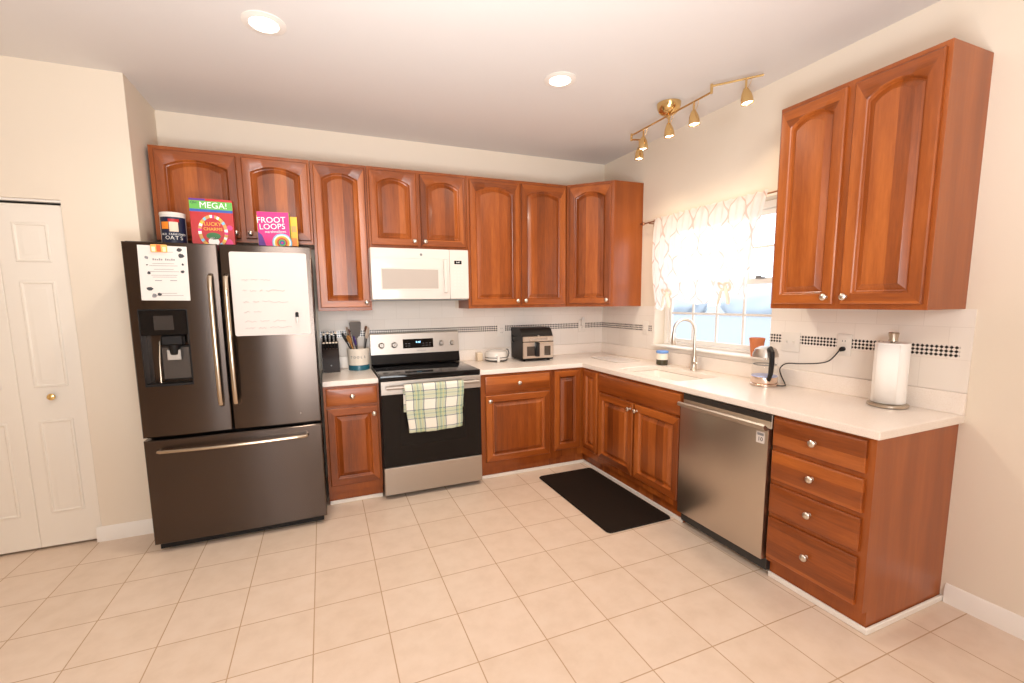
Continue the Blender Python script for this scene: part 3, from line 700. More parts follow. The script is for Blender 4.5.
m.build('label_print', t)

# ------------------------------------------------------------------ range
t = thing('range', 'black and stainless electric range with plaid towel on its handle', 'oven', (-1.954, 0, 0))
hw = .379; FR = -.655
SIDE = pmat('range_side', (.03, .03, .03), .4)
M().box((-hw, -.03, .03), (hw, FR + .02, .89), SIDE, .003).box((-hw + .03, -.05, .0005), (hw - .03, FR + .08, .03), BLK).build('body', t)
ck = M().box((-hw - .0, -.03, .8915), (hw, FR - .012, .93), BLKG, .006, seg=2)
ck = ck.build('cooktop', t)
BURN = pmat('burner_print', (.05, .048, .046), .12)
m = M()
for x, y, r in ((-.19, -.20, .08), (.19, -.20, .08), (-.19, -.47, .10), (.19, -.47, .115), (0, -.14, .05)):
    for rr in (r, r * .62): m.lathe([(rr, .9303), (rr - .003, .9305)], BURN, T3((x, y, 0)), 36, cap=False)
m.build('burner_rings', ck)
bgm = M().prism([(-.012, .9305), (-.10, .9305), (-.105, .94), (-.085, 1.018), (-.012, 1.018)], -hw, hw, BLKG, 'x').prism([(-.012, 1.018), (-.088, 1.018), (-.075, 1.188), (-.06, 1.195), (-.012, 1.195)], -hw, hw, STEEL, 'x').build('backguard', t)
sl = T3((0, -.0822, 1.10)) @ RX(math.radians(-4.37))
M().box((-.113, -.0025, -.038), (.148, .001, .04), BLKG, .001, mx=sl).build('display', bgm)
m = M(); m.text('8:48', .024, pmat('blue_digits', (.1, .3, .5), .5, emit=(.35, .7, 1), estr=3), sl @ T3((.018, -.003, .012)) @ UPRIGHT).build('clock_digits', bgm); m = M()
for x in (-.085, -.06, .06, .09, .12):
    for z in (-.02, .0): m.box((x - .008, -.0031, z), (x + .008, -.0027, z + .003), INKG, mx=sl)
m.build('key_marking', bgm)
for x in (-.292, -.186, .218, .316):
    m = M().lathe([(.026, 0), (.026, .004), (.021, .006), (.018, .03), (.015, .033)], STEEL, sl @ T3((x, 0, -.005)) @ RX(PI / 2), 20)
    m.box((-.0035, -.040, -.018), (.0035, -.031, .018), STEEL, .002, mx=sl @ T3((x, 0, -.005))); m.build('burner_knob', bgm)
M().text('Whirlpool', .018, INKG, sl @ T3((.04, -.0012, -.062)) @ UPRIGHT, ext=.0002).build('badge', bgm)
od = M().box((-hw + .002, FR + .019, .247), (hw - .002, FR - .02, .888), BLK, .003).box((-hw + .002, FR - .0195, .79), (hw - .002, FR - .024, .888), STEEL, .002).box((-hw + .003, FR - .0195, .249), (hw - .003, FR - .023, .789), BLKG, .002).build('oven_door', t)
M().box((-.25, FR - .0235, .40), (.25, FR - .0231, .70), pmat('oven_window', (.008, .007, .007), .09, spec=.25)).build('window_glass', od)
m = M().tube([(-.345, FR - .072, .848), (.345, FR - .072, .848)], .0125, STEEL, 14)
for x in (-.33, .33): m.box((x - .011, FR - .072, .838), (x + .011, FR - .023, .858), STEEL, .003)
m.build('handle', od)
M().box((-hw + .002, FR + .019, .035), (hw - .002, FR - .022, .242), STEEL, .003).build('storage_drawer', t)
# towel over the handle
def plaid():
    m = pmat('plaid_cloth', (1, 1, 1), .9); g = G(m); uvn = g.n('ShaderNodeUVMap'); uvn.uv_map = 'cloth'; xs = g.sep(uvn.outputs[0])
    def bands(c, per, off, lo, hi):
        f = g.math('FRACT', g.math('ADD', g.math('DIVIDE', c, per), off)); return g.math('MULTIPLY', g.math('GREATER_THAN', f, lo), g.math('LESS_THAN', f, hi))
    c = lin(232, 226, 212)
    P = .176; Q = .15
    cx = g.mix(g.math('MULTIPLY', bands(xs[0], P, .72, .08, .48), .55), c, lin(140, 168, 130))
    cx = g.mix(g.math('MULTIPLY', bands(xs[1], Q, .10, .08, .48), .42), cx, lin(140, 168, 130))
    for lo, hi in ((.03, .075), (.485, .53)):
        cx = g.mix(g.math('MULTIPLY', bands(xs[0], P, .72, lo, hi), .8), cx, lin(66, 88, 104))
        cx = g.mix(g.math('MULTIPLY', bands(xs[1], Q, .10, lo, hi), .75), cx, lin(66, 88, 104))
    for lo, hi in ((.16, .20), (.36, .40)):
        cx = g.mix(g.math('MULTIPLY', bands(xs[0], P, .72, lo, hi), .65), cx, lin(206, 196, 140))
        cx = g.mix(g.math('MULTIPLY', bands(xs[1], Q, .10, lo, hi), .4), cx, lin(206, 196, 140))
    for lo, hi in ((.25, .29),):
        cx = g.mix(g.math('MULTIPLY', bands(xs[0], P, .72, lo, hi), .5), cx, lin(84, 120, 110))
        cx = g.mix(g.math('MULTIPLY', bands(xs[1], Q, .10, lo, hi), .4), cx, lin(84, 120, 110))
    n = g.noise(g.map(uvn.outputs[0], (1, 1, 1)), 900, 1); g.bump(n, .15, .001); g.col(cx); return m
PLD = plaid()
hx, hy, hz = -1.966, FR - .072, .848
def tow(u, v):
    R_ = .0165; back, front = 0.19, .335; L = back + PI * R_ + front; s = v * L
    x = (u - .5) * (.45 - .045 * max(0, (s - back) / front)) + .012
    if s < back: y, z = hy + R_ + .006 * (1 - s / back), hz - (back - s)
    elif s < back + PI * R_:
        a = (s - back) / R_; y, z = hy + R_ * math.cos(a), hz + R_ * math.sin(a)
    else:
        q = s - back - PI * R_; k = q / front
        y = hy - R_ - .004 * math.sin(u * 16 + .6) * k - .003 * math.sin(u * 41) * k; z = hz - q - .008 * math.sin(u * 3.2) * k + .006 * u * k
        x += .003 * math.sin(k * 9)
    return (x, y, z)
t = thing('dish_towel', 'green and cream plaid dish towel hanging on the oven handle', 'towel', (hx, 0, 0))
m = M(); m.grid(tow, 60, 70, PLD); uvl = m.bm.loops.layers.uv.new('cloth'); m.bm.verts.index_update()
for f in m.bm.faces:
    for l in f.loops: i = l.vert.index; l[uvl].uv = ((i % 61) / 60 * .46, (i // 61) / 70 * .62)
o = m.build('cloth', t, smooth=180); sm = o.modifiers.new('thick', 'SOLIDIFY'); sm.thickness = .003; sm.offset = 1

# ------------------------------------------------------------------ microwave
t = thing('microwave', 'white over the range microwave oven with keypad and window', 'microwave', (-1.954, 0, 1.466))
hw = .381; hgt = .398
M().box((-hw, -.004, .004), (hw, -.375, hgt - .001), WHTG, .003).box((-hw + .01, -.02, .0), (hw - .01, -.40, .006), pmat('vent_grey', (.25, .24, .23), .5)).build('body', t)
md = M().box((-hw + .001, -.376, .01), (.222, -.422, hgt - .001), WHTG, .006, seg=2)
for k in range(1): md.box((-hw + .01, -.4215, hgt - .078), (.215, -.4235, hgt - .0745), pmat('vent_line', lin(222, 214, 206), .4))
md = md.build('door', t)
m = M(); a, b, c, d = -.302, .128, .092, .238
m.box((a, -.4215, c), (b, -.4235, d), pmat('microwave_window', lin(190, 178, 168), .18, coat=.4), .001); m.build('window', md)
m = M()
for (p, q_) in (((a - .012, c - .012), (b + .012, c)), ((a - .012, d), (b + .012, d + .012)), ((a - .012, c), (a, d)), ((b, c), (b + .012, d))): m.box((p[0], -.4215, p[1]), (q_[0], -.4252, q_[1]), WHTG, .001)
m.build('window_frame', md)
m = M().box((.170, -.4215, .06), (.198, -.455, .32), WHTG, .01, seg=3); m.build('handle', md)
M().disc((-.002, -.4222, .352), .010, GREYP, axis='y').build('badge', md)
kp = M().box((.2235, -.376, .01), (hw - .001, -.420, hgt - .001), WHTG, .004).build('control_panel', t)
M().box((.262, -.4195, .285), (.322, -.4212, .312), BLKG).text('4:47', .018, WHC, T3((.292, -.4215, .298)) @ UPRIGHT).build('clock_display', kp)
m = M()
for r in range(7):
    for c_ in range(3): m.box((.258 + c_ * .03, -.4197, .09 + r * .025), (.274 + c_ * .03, -.4204, .102 + r * .025), pmat('key_print', lin(222, 212, 204), .5) if not (r or c_) else bpy.data.materials['key_print'])
m.build('keypad', kp)

# ------------------------------------------------------------------ dishwasher
t = thing('dishwasher', 'stainless steel dishwasher with slanted bar handle under the worktop', 'dishwasher', (0, -2.105, 0), -PI / 2)
hw = .3035
M().box((-hw, -.03, .03), (hw, -.60, .873), SIDE).box((-hw + .01, -.03, .001), (hw - .01, -.545, .03), BLK).box((-hw, -.535, .03), (hw, -.53, .097), BLK).build('body', t)
dd = M().box((-hw + .002, -.601, .098), (hw - .002, -.640, .793), STEELV, .004, seg=2).box((-hw + .002, -.601, .793), (hw - .002, -.618, .868), STEELV, .003).build('door', t)
M().prism([(-.612, .792), (-.640, .785), (-.668, .797), (-.672, .815), (-.664, .822), (-.655, .814), (-.640, .803)], -hw + .006, hw - .006, STEEL, 'x').build('handle', dd)
M().box((-hw + .004, -.6015, .832), (hw - .004, -.6205, .867), pmat('control_strip', (.10, .09, .08), .3, .7), .002).build('control_strip', dd)
m = M().box((.235, -.6398, .715), (.283, -.6412, .775), PAPER).text('10', .03, INK, T3((.259, -.6416, .735)) @ UPRIGHT)
m.box((.241, -.6408, .755), (.277, -.6417, .768), INKG); m.build('warranty_sticker', dd)

# ------------------------------------------------------------------ ceiling lights
def can(label, x, y):
    t = thing('recessed_ceiling_light', label, 'ceiling light', (x, y, H))
    M().lathe([(.062, -.001), (.098, -.001), (.098, -.004), (.066, -.010), (.062, -.004)], TRIM, seg=36, cap=False).build('trim_ring', t)
    M().lathe([(.063, -.0045), (.063, -.003)], pmat('lit_diffuser', (1, 1, 1), .5, emit=(1, .92, .80), estr=9), seg=32).build('lens', t)
    l = bpy.data.lights.new('downlight', 'AREA'); l.shape = 'DISK'; l.size = .12; l.energy = 9; l.color = (1, .88, .72); l.spread = 2.6
    o = bpy.data.objects.new('downlight', l); COL.objects.link(o); o.parent = t; o.location = (0, 0, -.015)
can('lit recessed ceiling light above the fridge side of the kitchen', -2.867, -1.357)
can('lit recessed ceiling light in mid ceiling, beside the brass track light', -1.267, -1.375)
tr = thing('track_light', 'antique brass track light with five lit spot heads on the ceiling', 'track light', (-.40, -1.345, H))
M().lathe([(.030, -.074), (.052, -.066), (.068, -.050), (.077, -.028), (.080, -.001)], BRASS, seg=36).lathe([(.014, -.095), (.014, -.0735)], BRASS, seg=16).build('canopy', tr)
RZZ = -.083
P = lambda x, y, z=RZZ: (x + .40, y + 1.345, z)
A0, A1 = (-.40, -1.31), None
J1 = P(-.41, -.955); J2 = P(-.41, -1.725); E2 = P(-.235, -1.94); E1 = P(-.29, -.985)
M().tube([J1, J2], .0062, BRASS, 10).build('rail', tr)
M().tube([(J2[0], J2[1], RZZ + .035), (E2[0], E2[1], RZZ + .035)], .0062, BRASS, 10).lathe([(.0085, -.008), (.0085, .045)], BRASS, T3(J2), 12).build('rail', tr)
M().tube([(J1[0], J1[1], RZZ - .03), (E1[0], E1[1], RZZ - .03)], .0062, BRASS, 10).lathe([(.0085, -.04), (.0085, .012)], BRASS, T3(J1), 12).build('rail', tr)
def head(px, py, pz, aim):
    d = (Vector(aim) - Vector((px - .40, py - 1.345, H + pz - .1))).normalized()
    b = Vector((px, py, pz - .062)); mx = T3(b) @ (-d).to_track_quat('Z', 'X').to_matrix().to_4x4()
    m = M().tube([(px, py, pz), (px, py, pz - .06)], .0065, BRASS, 10)
    m.lathe([(.008, .010), (.014, .006), (.018, -.004), (.028, -.026), (.0335, -.055), (.035, -.080), (.033, -.080), (.030, -.068)], BRASS, mx, 22)
    m.tube([(px + .012, py - .03, pz + .004), (px + .012, py - .02, pz - .03), (px + .008, py - .004, pz - .055)], .0014, BRASS, 6)
    o = m.build('spot_head', tr)
    M().lathe([(.031, -.070), (.02, -.076), (.006, -.078)], LAMP, mx, 20).build('bulb', o)
    l = bpy.data.lights.new('spot_lamp', 'SPOT'); l.energy = 6; l.color = (1, .80, .55); l.spot_size = math.radians(118); l.spot_blend = .9; l.shadow_soft_size = .03
    lo = bpy.data.objects.new('spot_lamp', l); COL.objects.link(lo); lo.parent = tr; lo.matrix_local = mx @ T3((0, 0, -.09))
head(J1[0], J1[1] - .14, RZZ, (-.3, -1.0, .9)); head(E1[0] - .055, E1[1] + .015, RZZ - .03, (-.3, -.9, .9))
head(P(-.41, -1.36)[0], P(-.41, -1.36)[1], RZZ, (-.25, -1.4, .9)); head(P(-.41, -1.585)[0], P(-.41, -1.585)[1], RZZ, (-.3, -1.7, .9)); head(P(-.292, -1.87)[0], P(-.292, -1.87)[1], RZZ + .035, (-.12, -2.05, .9))

# ------------------------------------------------------------------ outlets and switches
def plate(name, label, cat, loc, rz, w, kind):
    t = thing(name, label, cat, loc, rz)
    M().box((-w / 2, -.0005, -.06), (w / 2, -.0065, .06), WHT, .003, seg=2).build('cover_plate', t)
    if kind == 'outlet':
        for z in (-.02, .02):
            m = M().box((-.017, -.0062, z - .014), (.017, -.0085, z + .014), WHT, .004, seg=2)
            for x in (-.007, .007): m.box((x - .0013, -.0083, z - .003), (x + .0013, -.0088, z + .007), BLK)
            m.build('socket', t)
    else:
        for x in ((-.024, .024) if w > .1 else (0,)): M().box((x - .008, -.0062, -.02), (x + .008, -.0075, .02), WHT).box((x - .004, -.0075, -.004), (x + .004, -.017, .008), WHT, .002).build('toggle', t)
    return t
WO = -.0078
plate('wall_outlet', 'cream outlet on the tiled back wall behind the round waffle maker', 'outlet', (-1.135, WO, 1.178), 0, .075, 'outlet')
plate('wall_outlet', 'white outlet on back wall tile near the corner with plug-in night light', 'outlet', (-.255, WO, 1.195), 0, .075, 'outlet')
plate('light_switch', 'single cream switch plate on the tile just beside the window frame', 'switch', (WO, -.69, 1.20), -PI / 2, .072, 'switch')
plate('light_switch', 'double cream switch plate on the tile above the kettle', 'switch', (WO, -2.045, 1.183), -PI / 2, .118, 'switch')
plate('wall_outlet', 'cream outlet on window wall with the black kettle cord plugged in', 'outlet', (WO, -2.355, 1.19), -PI / 2, .075, 'outlet')
t = thing('night_light', 'small white plug-in night light in the outlet near the corner', 'night light', (-.255, WO - .009, 1.222))
M().box((-.02, 0, -.03), (.02, -.03, .035), WHT, .008, seg=3).build('housing', t); M().box((-.014, -.012, .034), (.014, -.026, .062), pmat('night_shade', lin(230, 226, 220), .3), .006, seg=2).build('shade', t)

# ------------------------------------------------------------------ things on the worktops
CT = CZ1 + .0008
# knife block and knives
kbx, kby = -2.645, -.125
t = thing('knife_block', 'dark brown wooden knife block on the short worktop beside the fridge', 'knife block', (kbx, kby, CT))
DKW = pmat('dark_block_wood', (.026, .016, .013), .45, spec=.2)
hwk = .062
M().prism([(.075, 0), (-.085, 0), (-.085, .10), (-.06, .165), (.03, .235), (.075, .215)], -hwk, hwk, DKW, 'x').build('block', t)
M().disc((0, -.0858, .055), .006, GREYP, axis='y').build('emblem', t)
ang = math.radians(38)
nk = 0
kn = None
def knife(i, lx, ly, lz, ln, w, label):
    global kn
    mx_loc = (kbx + lx, kby + ly, CT + lz)
    t = thing('kitchen_knife', label, 'knife', mx_loc, 0, 'knives in the dark knife block'); t.rotation_euler = (ang, 0, 0)
    M().box((-.0075, -w * .9, .003), (.0075, w * .9, .007), NICK).build('bolster', t)
    M().box((-.0085, -w, .007), (.0085, w, ln), BLK, .004, seg=2).build('handle', t)
    M().box((-.009, -w * 1.03, ln), (.009, w * 1.03, ln + .009), pmat('cream_cap', lin(238, 222, 200), .3) if 'cream_cap' not in bpy.data.materials else bpy.data.materials['cream_cap'], .003).build('end_cap', t)
labs = ['black kitchen knife with pale end cap, back row of knife block', 'black steak knife with pale end cap, front row of knife block']
# slope face from (-.06,.165) to (.03,.235)
for i, x in enumerate((-.044, -.015, .015, .044)): knife(i, x, .018, .2275, .085 + .012 * (i % 2), .011, labs[0])
for i, x in enumerate((-.046, -.023, 0, .023, .046)): knife(i, x, -.038, .1835, .058, .007, labs[1])
# crock and utensils
ux, uy = -2.434, -.13
CER = pmat('cream_stoneware', lin(240, 228, 212), .3, coat=.3); TEAL = pmat('teal_glaze', lin(38, 98, 116), .3, coat=.3)
t = thing('utensil_crock', 'cream stoneware crock lettered TOOLS with teal base band beside the range', 'crock', (ux, uy, CT))
rc = .083
M().lathe([(rc - .006, 0), (rc - .002, .003), (rc - .002, .042)], TEAL, seg=40, cap=False).lathe([(.0, .0012), (rc - .006, .001)], TEAL, seg=40, cap=False).lathe([(rc - .002, .042), (rc, .046), (rc + .004, .165), (rc + .006, .172), (rc + .001, .175), (rc - .004, .168), (rc - .008, .05), (.0, .048)], CER, seg=40, cap=False).build('pot', t)
m = M()
for k, ch in enumerate('TOOLS'): m.text(ch, .026, INK, RZ((k - 2) * .31 - .12) @ T3((0, -rc - .0032, .107)) @ UPRIGHT, ext=.0003)
m.build('lettering', t)
UG = pmat('grey_silicone', (.20, .18, .165), .55); WOODU = pmat('pale_utensil_wood', lin(196, 140, 78), .5); PURP = pmat('violet_silicone', lin(66, 44, 120), .4); DKS = pmat('dark_silicone', (.02, .018, .018), .5, spec=.2); TANW = pmat('dark_utensil_wood', lin(120, 66, 32), .5); PALE = pmat('pale_utensil_silicone', lin(222, 200, 180), .5)
def utensil(name, label, base, tip, mh, hr, mb, outline, thick=.006, group=None, roll=0, curve=0):
    """handle from base to tip, blade outline (u across, v along) beyond the tip"""
    b, tp = Vector(base), Vector(tip); d = (tp - b)
    ln = d.length; t = bpy.data.objects.new(name, None); COL.objects.link(t); tag(t, label, name.split('_')[-1]); t.location = Vector((ux, uy, CT)) + b
    t.rotation_euler = (d.to_track_quat('Z', 'Y').to_matrix() @ Matrix.Rotation(roll, 3, 'Z')).to_euler()
    M().tube([(0, 0, 0), (0, 0, ln * .6), (0, 0, ln)], [hr, hr * .9, hr * .75], mh, 8).build('handle', t)
    m = M()
    n = len(outline); k = [(u, -thick / 2 - curve * v * (1 - v / .14), ln - .006 + v) for u, v in outline]; k2 = [(u, thick / 2 - curve * v * (1 - v / .14), ln - .006 + v) for u, v in outline]
    m.loops([k, k2], mb); m.build('blade', t); return t
spat = [(-.01, 0), (.01, 0), (.045, .03), (.060, .12), (.052, .132), (-.052, .132), (-.060, .12), (-.045, .03)]
spoon = [(.028 * math.sin(2 * PI * k / 14), .042 - .042 * math.cos(2 * PI * k / 14)) for k in range(14)]
small = [(.02 * math.sin(2 * PI * k / 14), .035 - .035 * math.cos(2 * PI * k / 14)) for k in range(14)]
utensil('slotted_spatula', 'broad grey slotted spatula, largest utensil in the cream crock', (.0, .02, .055), (-0.008, .035, 0.260), UG, .006, UG, spat, .004, roll=PI + .15)
utensil('wooden_spoon', 'yellow wooden spoon in the cream utensil crock', (-.005, -.03, .055), (-0.060, -.055, 0.225), WOODU, .006, WOODU, small, .008, roll=PI + .2)
utensil('silicone_spoon', 'violet blue silicone spoon in the cream utensil crock', (.005, -.04, .055), (-0.022, -.052, 0.205), DKS, .006, PURP, [(u * .9, v * 1.15) for u, v in small], .009, roll=PI - .1)
utensil('black_ladle', 'black ladle leaning out of the crock toward the knife block', (-.01, .0, .055), (-0.086, -.012, 0.230), DKS, .006, DKS, spoon, .014, roll=PI)
utensil('dark_wooden_spoon', 'dark brown wooden spoon behind the yellow one in the crock', (-.015, .025, .055), (-0.052, .03, 0.265), TANW, .006, TANW, small, .008, roll=PI)
utensil('white_turner', 'white topped turner standing behind the dark spoon in the crock', (-.03, .03, .055), (-0.070, .045, 0.290), DKS, .006, PALE, [(-.008, 0), (.008, 0), (.026, .02), (.024, .06), (-.024, .06), (-.026, .02)], .004, roll=PI)
utensil('tan_spoon', 'pale tan spoon in the crock nearest the range', (.03, -.01, .055), (0.068, -.02, 0.255), DKS, .006, PALE, [(u * .8, v * 1.1) for u, v in spoon], .01, roll=PI - .3)
utensil('brown_handled_scraper', 'grey scraper with upturned brown tip in the crock nearest the range', (.035, .01, .055), (0.066, .02, 0.310), UG, .008, TANW, [(-.011, 0), (.011, 0), (.013, .03), (.006, .045), (-.006, .045), (-.013, .03)], .012, roll=PI)
# waffle maker
t = thing('waffle_maker', 'round white waffle maker with dark bands on the worktop by the range', 'waffle maker', (-1.245, -.155, CT), -.2)
M().lathe([(.06, .0), (.092, .006), (.104, .02), (.104, .034)], WHTG, seg=36).build('base', t)
M().lathe([(.1045, .034), (.1045, .040)], BLK, seg=36).lathe([(.095, .008), (.099, .008), (.1035, .014), (.1, .014)], BLK, seg=36, cap=False).build('band', t)
M().lathe([(.104, .0405), (.104, .066), (.094, .088), (.055, .100), (.0005, .103)], WHTG, seg=36).build('lid', t)
M().box((-.016, -.10, .022), (.016, -.128, .03), WHTG, .004).box((-.016, -.098, .045), (.016, -.128, .058), WHTG, .005, seg=2).box((-.012, -.122, .0), (.012, -.13, .06), WHTG, .003).build('handle', t)
M().tube([(.09, .02, .02), (.112, .01, .035), (.118, 0, .07), (.112, .02, .10), (.10, .04, .10)], .004, BLK, 8).build('cord', t)
t = thing('utensil_box', 'small beige box on worktop between waffle maker and range', 'box', (-1.382, -.075, CT))
M().box((-.026, -.03, 0), (.026, .03, .075), pmat('beige_card', lin(222, 200, 172), .6), .004).box((-.027, -.031, .062), (.027, .031, .076), pmat('beige_lid', lin(232, 214, 190), .5), .004).build('box_body', t)
# air fryer oven
t = thing('air_fryer', 'black air fryer oven with steel double window front in the counter corner', 'air fryer', (-.905, -.19, CT), -.06)
w = .150; m = M()
pr = [(.14, .012), (-.145, .012), (-.155, .03), (-.15, .215), (-.10, .285), (-.08, .295), (.13, .295), (.14, .28)]
m.prism(pr, -w, w, pmat('fryer_black', (.012, .009, .008), .42, spec=.2), 'x'); m.build('body', t)
for x in (-.12, .12):
    for y in (-.11, .11): M().lathe([(.014, 0), (.014, .013)], BLK, T3((x, y, 0)), 10).build('foot', t)
fs = steel('fryer_steel', (.74, .66, .58), .3, 'x')
dk = pmat('fryer_window_dark', (.05, .035, .025), .12, coat=.5)
m = M().box((-.147, -.1505, .027), (.147, -.163, .17), fs, .004).box((-.147, -.150, .176), (.147, -.160, .222), fs, .004).build('front_panel', t)
fd = m
for a, b in ((-.11, -.012), (.058, .118)): M().box((a, -.1625, .05), (b, -.1645, .135), dk, .001).build('window', fd)
M().box((-.035, -.158, .045), (.0, -.20, .172), BLK, .008, seg=2).box((.0, -.1625, .03), (.03, -.170, .168), fs, .003).build('handle', fd)
M().lathe([(.009, 0), (.009, .01)], NICK, T3((.0, -.160, .225)) @ RX(PI / 2), 14).box((-.09, -.1595, .19), (.09, -.1608, .208), pmat('fryer_touch', (.60, .52, .46), .2, .7)).build('control_strip', fd)
M().tube([(-.155, .06, .21), (-.172, .05, .225), (-.178, .04, .20), (-.17, .05, .17), (-.155, .06, .165)], .006, BLK, 8).build('cord', t)
# glass board, jar
BORD = pmat('board_edge_blue', lin(188, 186, 200), .3)
t = thing('cutting_board', 'clear glass cutting board lying flat in the worktop corner', 'cutting board', (-.24, -.56, CT), .0)
GB = pmat('frosted_board_glass', lin(232, 222, 214), .18)
m = M(); m.loops([rrect(.135, .20, .02, .001), rrect(.135, .20, .02, .005)], GB); m.build('glass_sheet', t)
m = M(); a, b = rrect(.135, .20, .02, .0052), rrect(.1325, .1975, .019, .0052)
for k in range(len(a)):
    j = (k + 1) % len(a); m.bm.faces.new([m.bm.verts.new(p) for p in (a[k], a[j], b[j], b[k])])
m.mi(BORD)
for k in range(6): m.box((-.10, -.13 + k * .05, .0051), (.06 + .02 * (k % 3), -.128 + k * .05, .0054), BORD)
m.build('printed_border', t)
t = thing('stoneware_jar', 'small lidded jar with blue top and dark green base beside the faucet', 'jar', (-.105, -1.02, CT))
M().lathe([(.040, 0), (.046, .004), (.047, .045)], pmat('dark_green_glaze', lin(62, 56, 34), .3, coat=.3), seg=30).lathe([(.047, .045), (.047, .092), (.045, .097)], CER, seg=30).build('jar_body', t)
M().lathe([(.046, .0972), (.049, .101), (.049, .113), (.044, .118), (.0005, .12)], pmat('blue_lid', lin(110, 152, 214), .4), seg=30).build('lid', t)
# terracotta pot on the sill
t = thing('plant_pot', 'plain terracotta plant pot on the window sill behind the kettle', 'pot', (.004, -1.802, WZ0 + .0145))
TER = pmat('terracotta', lin(206, 122, 76), .7)
M().lathe([(.034, 0), (.045, .10), (.0465, .108), (.048, .125), (.043, .125), (.041, .11), (.039, .10), (.0005, .098)], TER, seg=30, cap=True).build('pot', t)
# kettle
t = thing('electric_kettle', 'glass electric kettle with black handle on the worktop by the window', 'kettle', (-.16, -1.995, CT), math.radians(-125))
ROSE = pmat('warm_steel', (.78, .62, .52), .25, 1)
M().lathe([(.075, 0), (.078, .003), (.078, .012), (.07, .018)], ROSE, seg=36).build('power_base', t)
M().lathe([(.074, .0185), (.075, .022), (.073, .055), (.07, .058)], ROSE, seg=36).lathe([(.0715, .058), (.0715, .064)], pmat('blue_ring', lin(176, 186, 226), .3), seg=36).build('heater_band', t)
M().lathe([(.069, .0642), (.072, .10), (.070, .15), (.066, .1775)], CLEAR, seg=36, cap=False).build('glass_jug', t)
M().lathe([(.063, .178), (.072, .180), (.071, .196), (.058, .228), (.03, .243), (.0005, .245)], STEEL, seg=36, cap=True).build('lid', t)
M().tube([(.055, 0, .225), (.085, 0, .232), (.112, 0, .215), (.118, 0, .16), (.108, 0, .09), (.082, 0, .045)], [.012, .014, .014, .014, .013, .010], BLK, 10, ell=1.5, upv=(0, 1, 0)).build('handle', t)
M().lathe([(.063, .128), (.0645, .13), (.0635, .133)], GREYP, T3((0, 0, 0)), 30, cap=False).build('level_ring', t)
def smoothpts(p, n=6):
    p = [Vector(q) for q in p]; o = []
    for i in range(len(p) - 1):
        a, b, c, d = p[max(i - 1, 0)], p[i], p[i + 1], p[min(i + 2, len(p) - 1)]
        for k in range(n):
            s = k / n; o.append(.5 * ((2 * b) + (c - a) * s + (2 * a - 5 * b + 4 * c - d) * s * s + (3 * b - a - 3 * c + d) * s ** 3))
    return o + [p[-1]]
wpts = smoothpts([(-.165, -2.06, CT + .010), (-.10, -2.085, CT + .005), (-.045, -2.05, CT + .008), (-.032, -2.01, CT + .06), (-.034, -2.005, CT + .10), (-.04, -2.05, CT + .135), (-.045, -2.14, CT + .145), (-.045, -2.24, CT + .160), (-.048, -2.30, CT + .180), (-.052, -2.335, CT + .215), (-.045, -2.352, CT + .246)])
inv = Matrix.Translation(t.location) @ RZ(math.radians(-125)); inv.invert()
M().tube([inv @ p for p in wpts], .0034, BLK, 8).build('cord', t)
M().tube([inv @ Vector(p) for p in ((-.016, -2.355, 1.168), (-.03, -2.355, 1.168), (-.042, -2.352, 1.160))], [.013, .013, .007], BLK, 10).build('plug', t)
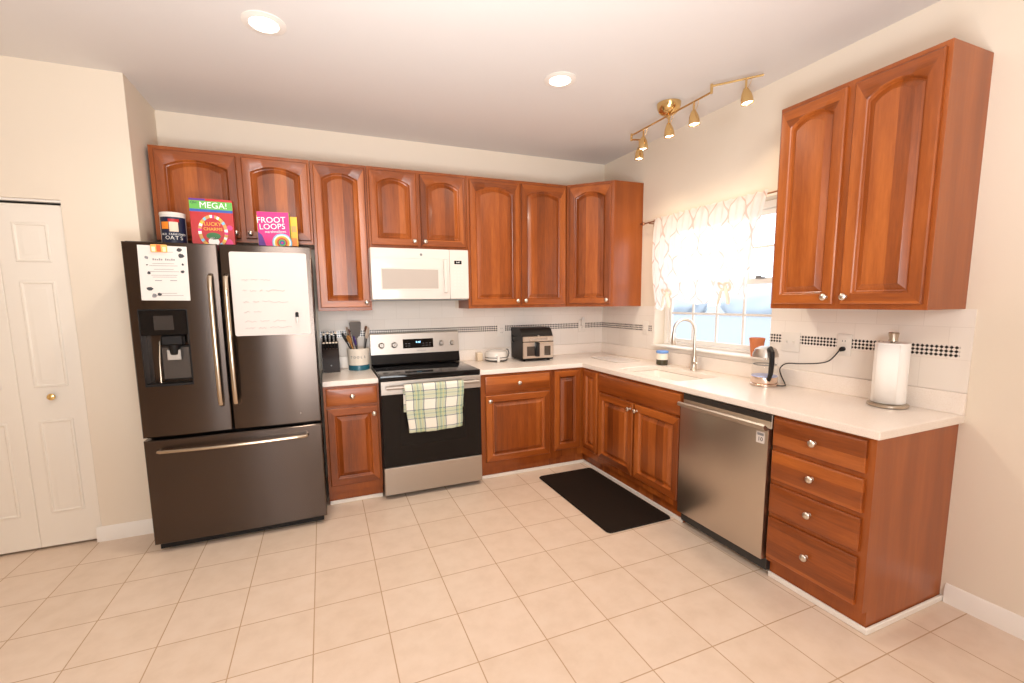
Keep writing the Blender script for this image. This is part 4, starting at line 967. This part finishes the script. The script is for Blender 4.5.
# paper towel
t = thing('paper_towel_holder', 'upright metal paper towel holder with round base near the counter end', 'paper towel holder', (-.112, -2.636, CT))
PEW = pmat('warm_pewter', (.55, .47, .38), .35, 1)
M().lathe([(.078, 0), (.082, .004), (.082, .014), (.076, .018), (.012, .02)], PEW, seg=36).build('base', t)
M().tube([(0, 0, .019), (0, 0, .335)], .007, PEW, 12).build('post', t)
M().lathe([(.008, .318), (.020, .323), (.017, .335), (.022, .362), (.018, .366), (.0005, .367)], PEW, seg=20).build('finial', t)
t = thing('paper_towel_roll', 'full white paper towel roll standing on the metal holder', 'paper towel', (-.112, -2.636, CT + .0205))
PT = pmat('paper_towel', lin(250, 246, 240), .95); g = G(PT); g.bump(g.noise(g.obj(), 160, 2), .25, .002)
M().loops([[(r * math.cos(2 * PI * k / 80), r * math.sin(2 * PI * k / 80), z) for k in range(80)] for r, z in ((.021, .0), (.066, .0), (.068, .003), (.068, .292), (.066, .295), (.021, .295), (.021, .0))], PT, False, False).build('roll', t)
m = M(); fl = lambda u: (math.radians(150 + 80 * u), .0692 + .007 * u ** 4)
m.grid(lambda u, v: (fl(u)[1] * math.cos(fl(u)[0]), fl(u)[1] * math.sin(fl(u)[0]), .004 + .286 * v), 20, 2, PT); o = m.build('loose_sheet', t, smooth=180); o.modifiers.new('thick', 'SOLIDIFY').thickness = .001

# ------------------------------------------------------------------ floor things
RUG = pmat('black_mat', (.016, .010, .007), .75, spec=.12); g = G(RUG); g.bump(g.noise(g.obj(), 220, 2), .4, .002)
t = thing('kitchen_mat', 'black cushioned kitchen mat on the tiles before the sink cabinet', 'mat', (-.858, -1.232, .0004))
M().loops([rrect(.250, .494, .03, 0), rrect(.254, .498, .032, .003), rrect(.248, .492, .03, .011), rrect(.235, .479, .025, .013)], RUG).build('cushion', t)
t = thing('floor_register', 'brown metal floor vent register set in the tiles near the wall', 'vent', (-.205, -3.345, .0003))
BRN = pmat('brown_register_metal', (.10, .058, .035), .45, .5)
us = [-.15, -.125] + [x for k in range(9) for x in (-.105 + k * .0255, -.094 + k * .0255)] + [.125, .15]; vs = [-.075, -.05, -.012, .012, .05, .075]
M().slab(us, vs, lambda i, j: not (j in (1, 3) and i % 2 == 0 and 2 <= i <= len(us) - 4), 0, 0, BRN, lambda u, v, k: (u, v, .005 if k else .001)).build('grille', t, smooth=0)
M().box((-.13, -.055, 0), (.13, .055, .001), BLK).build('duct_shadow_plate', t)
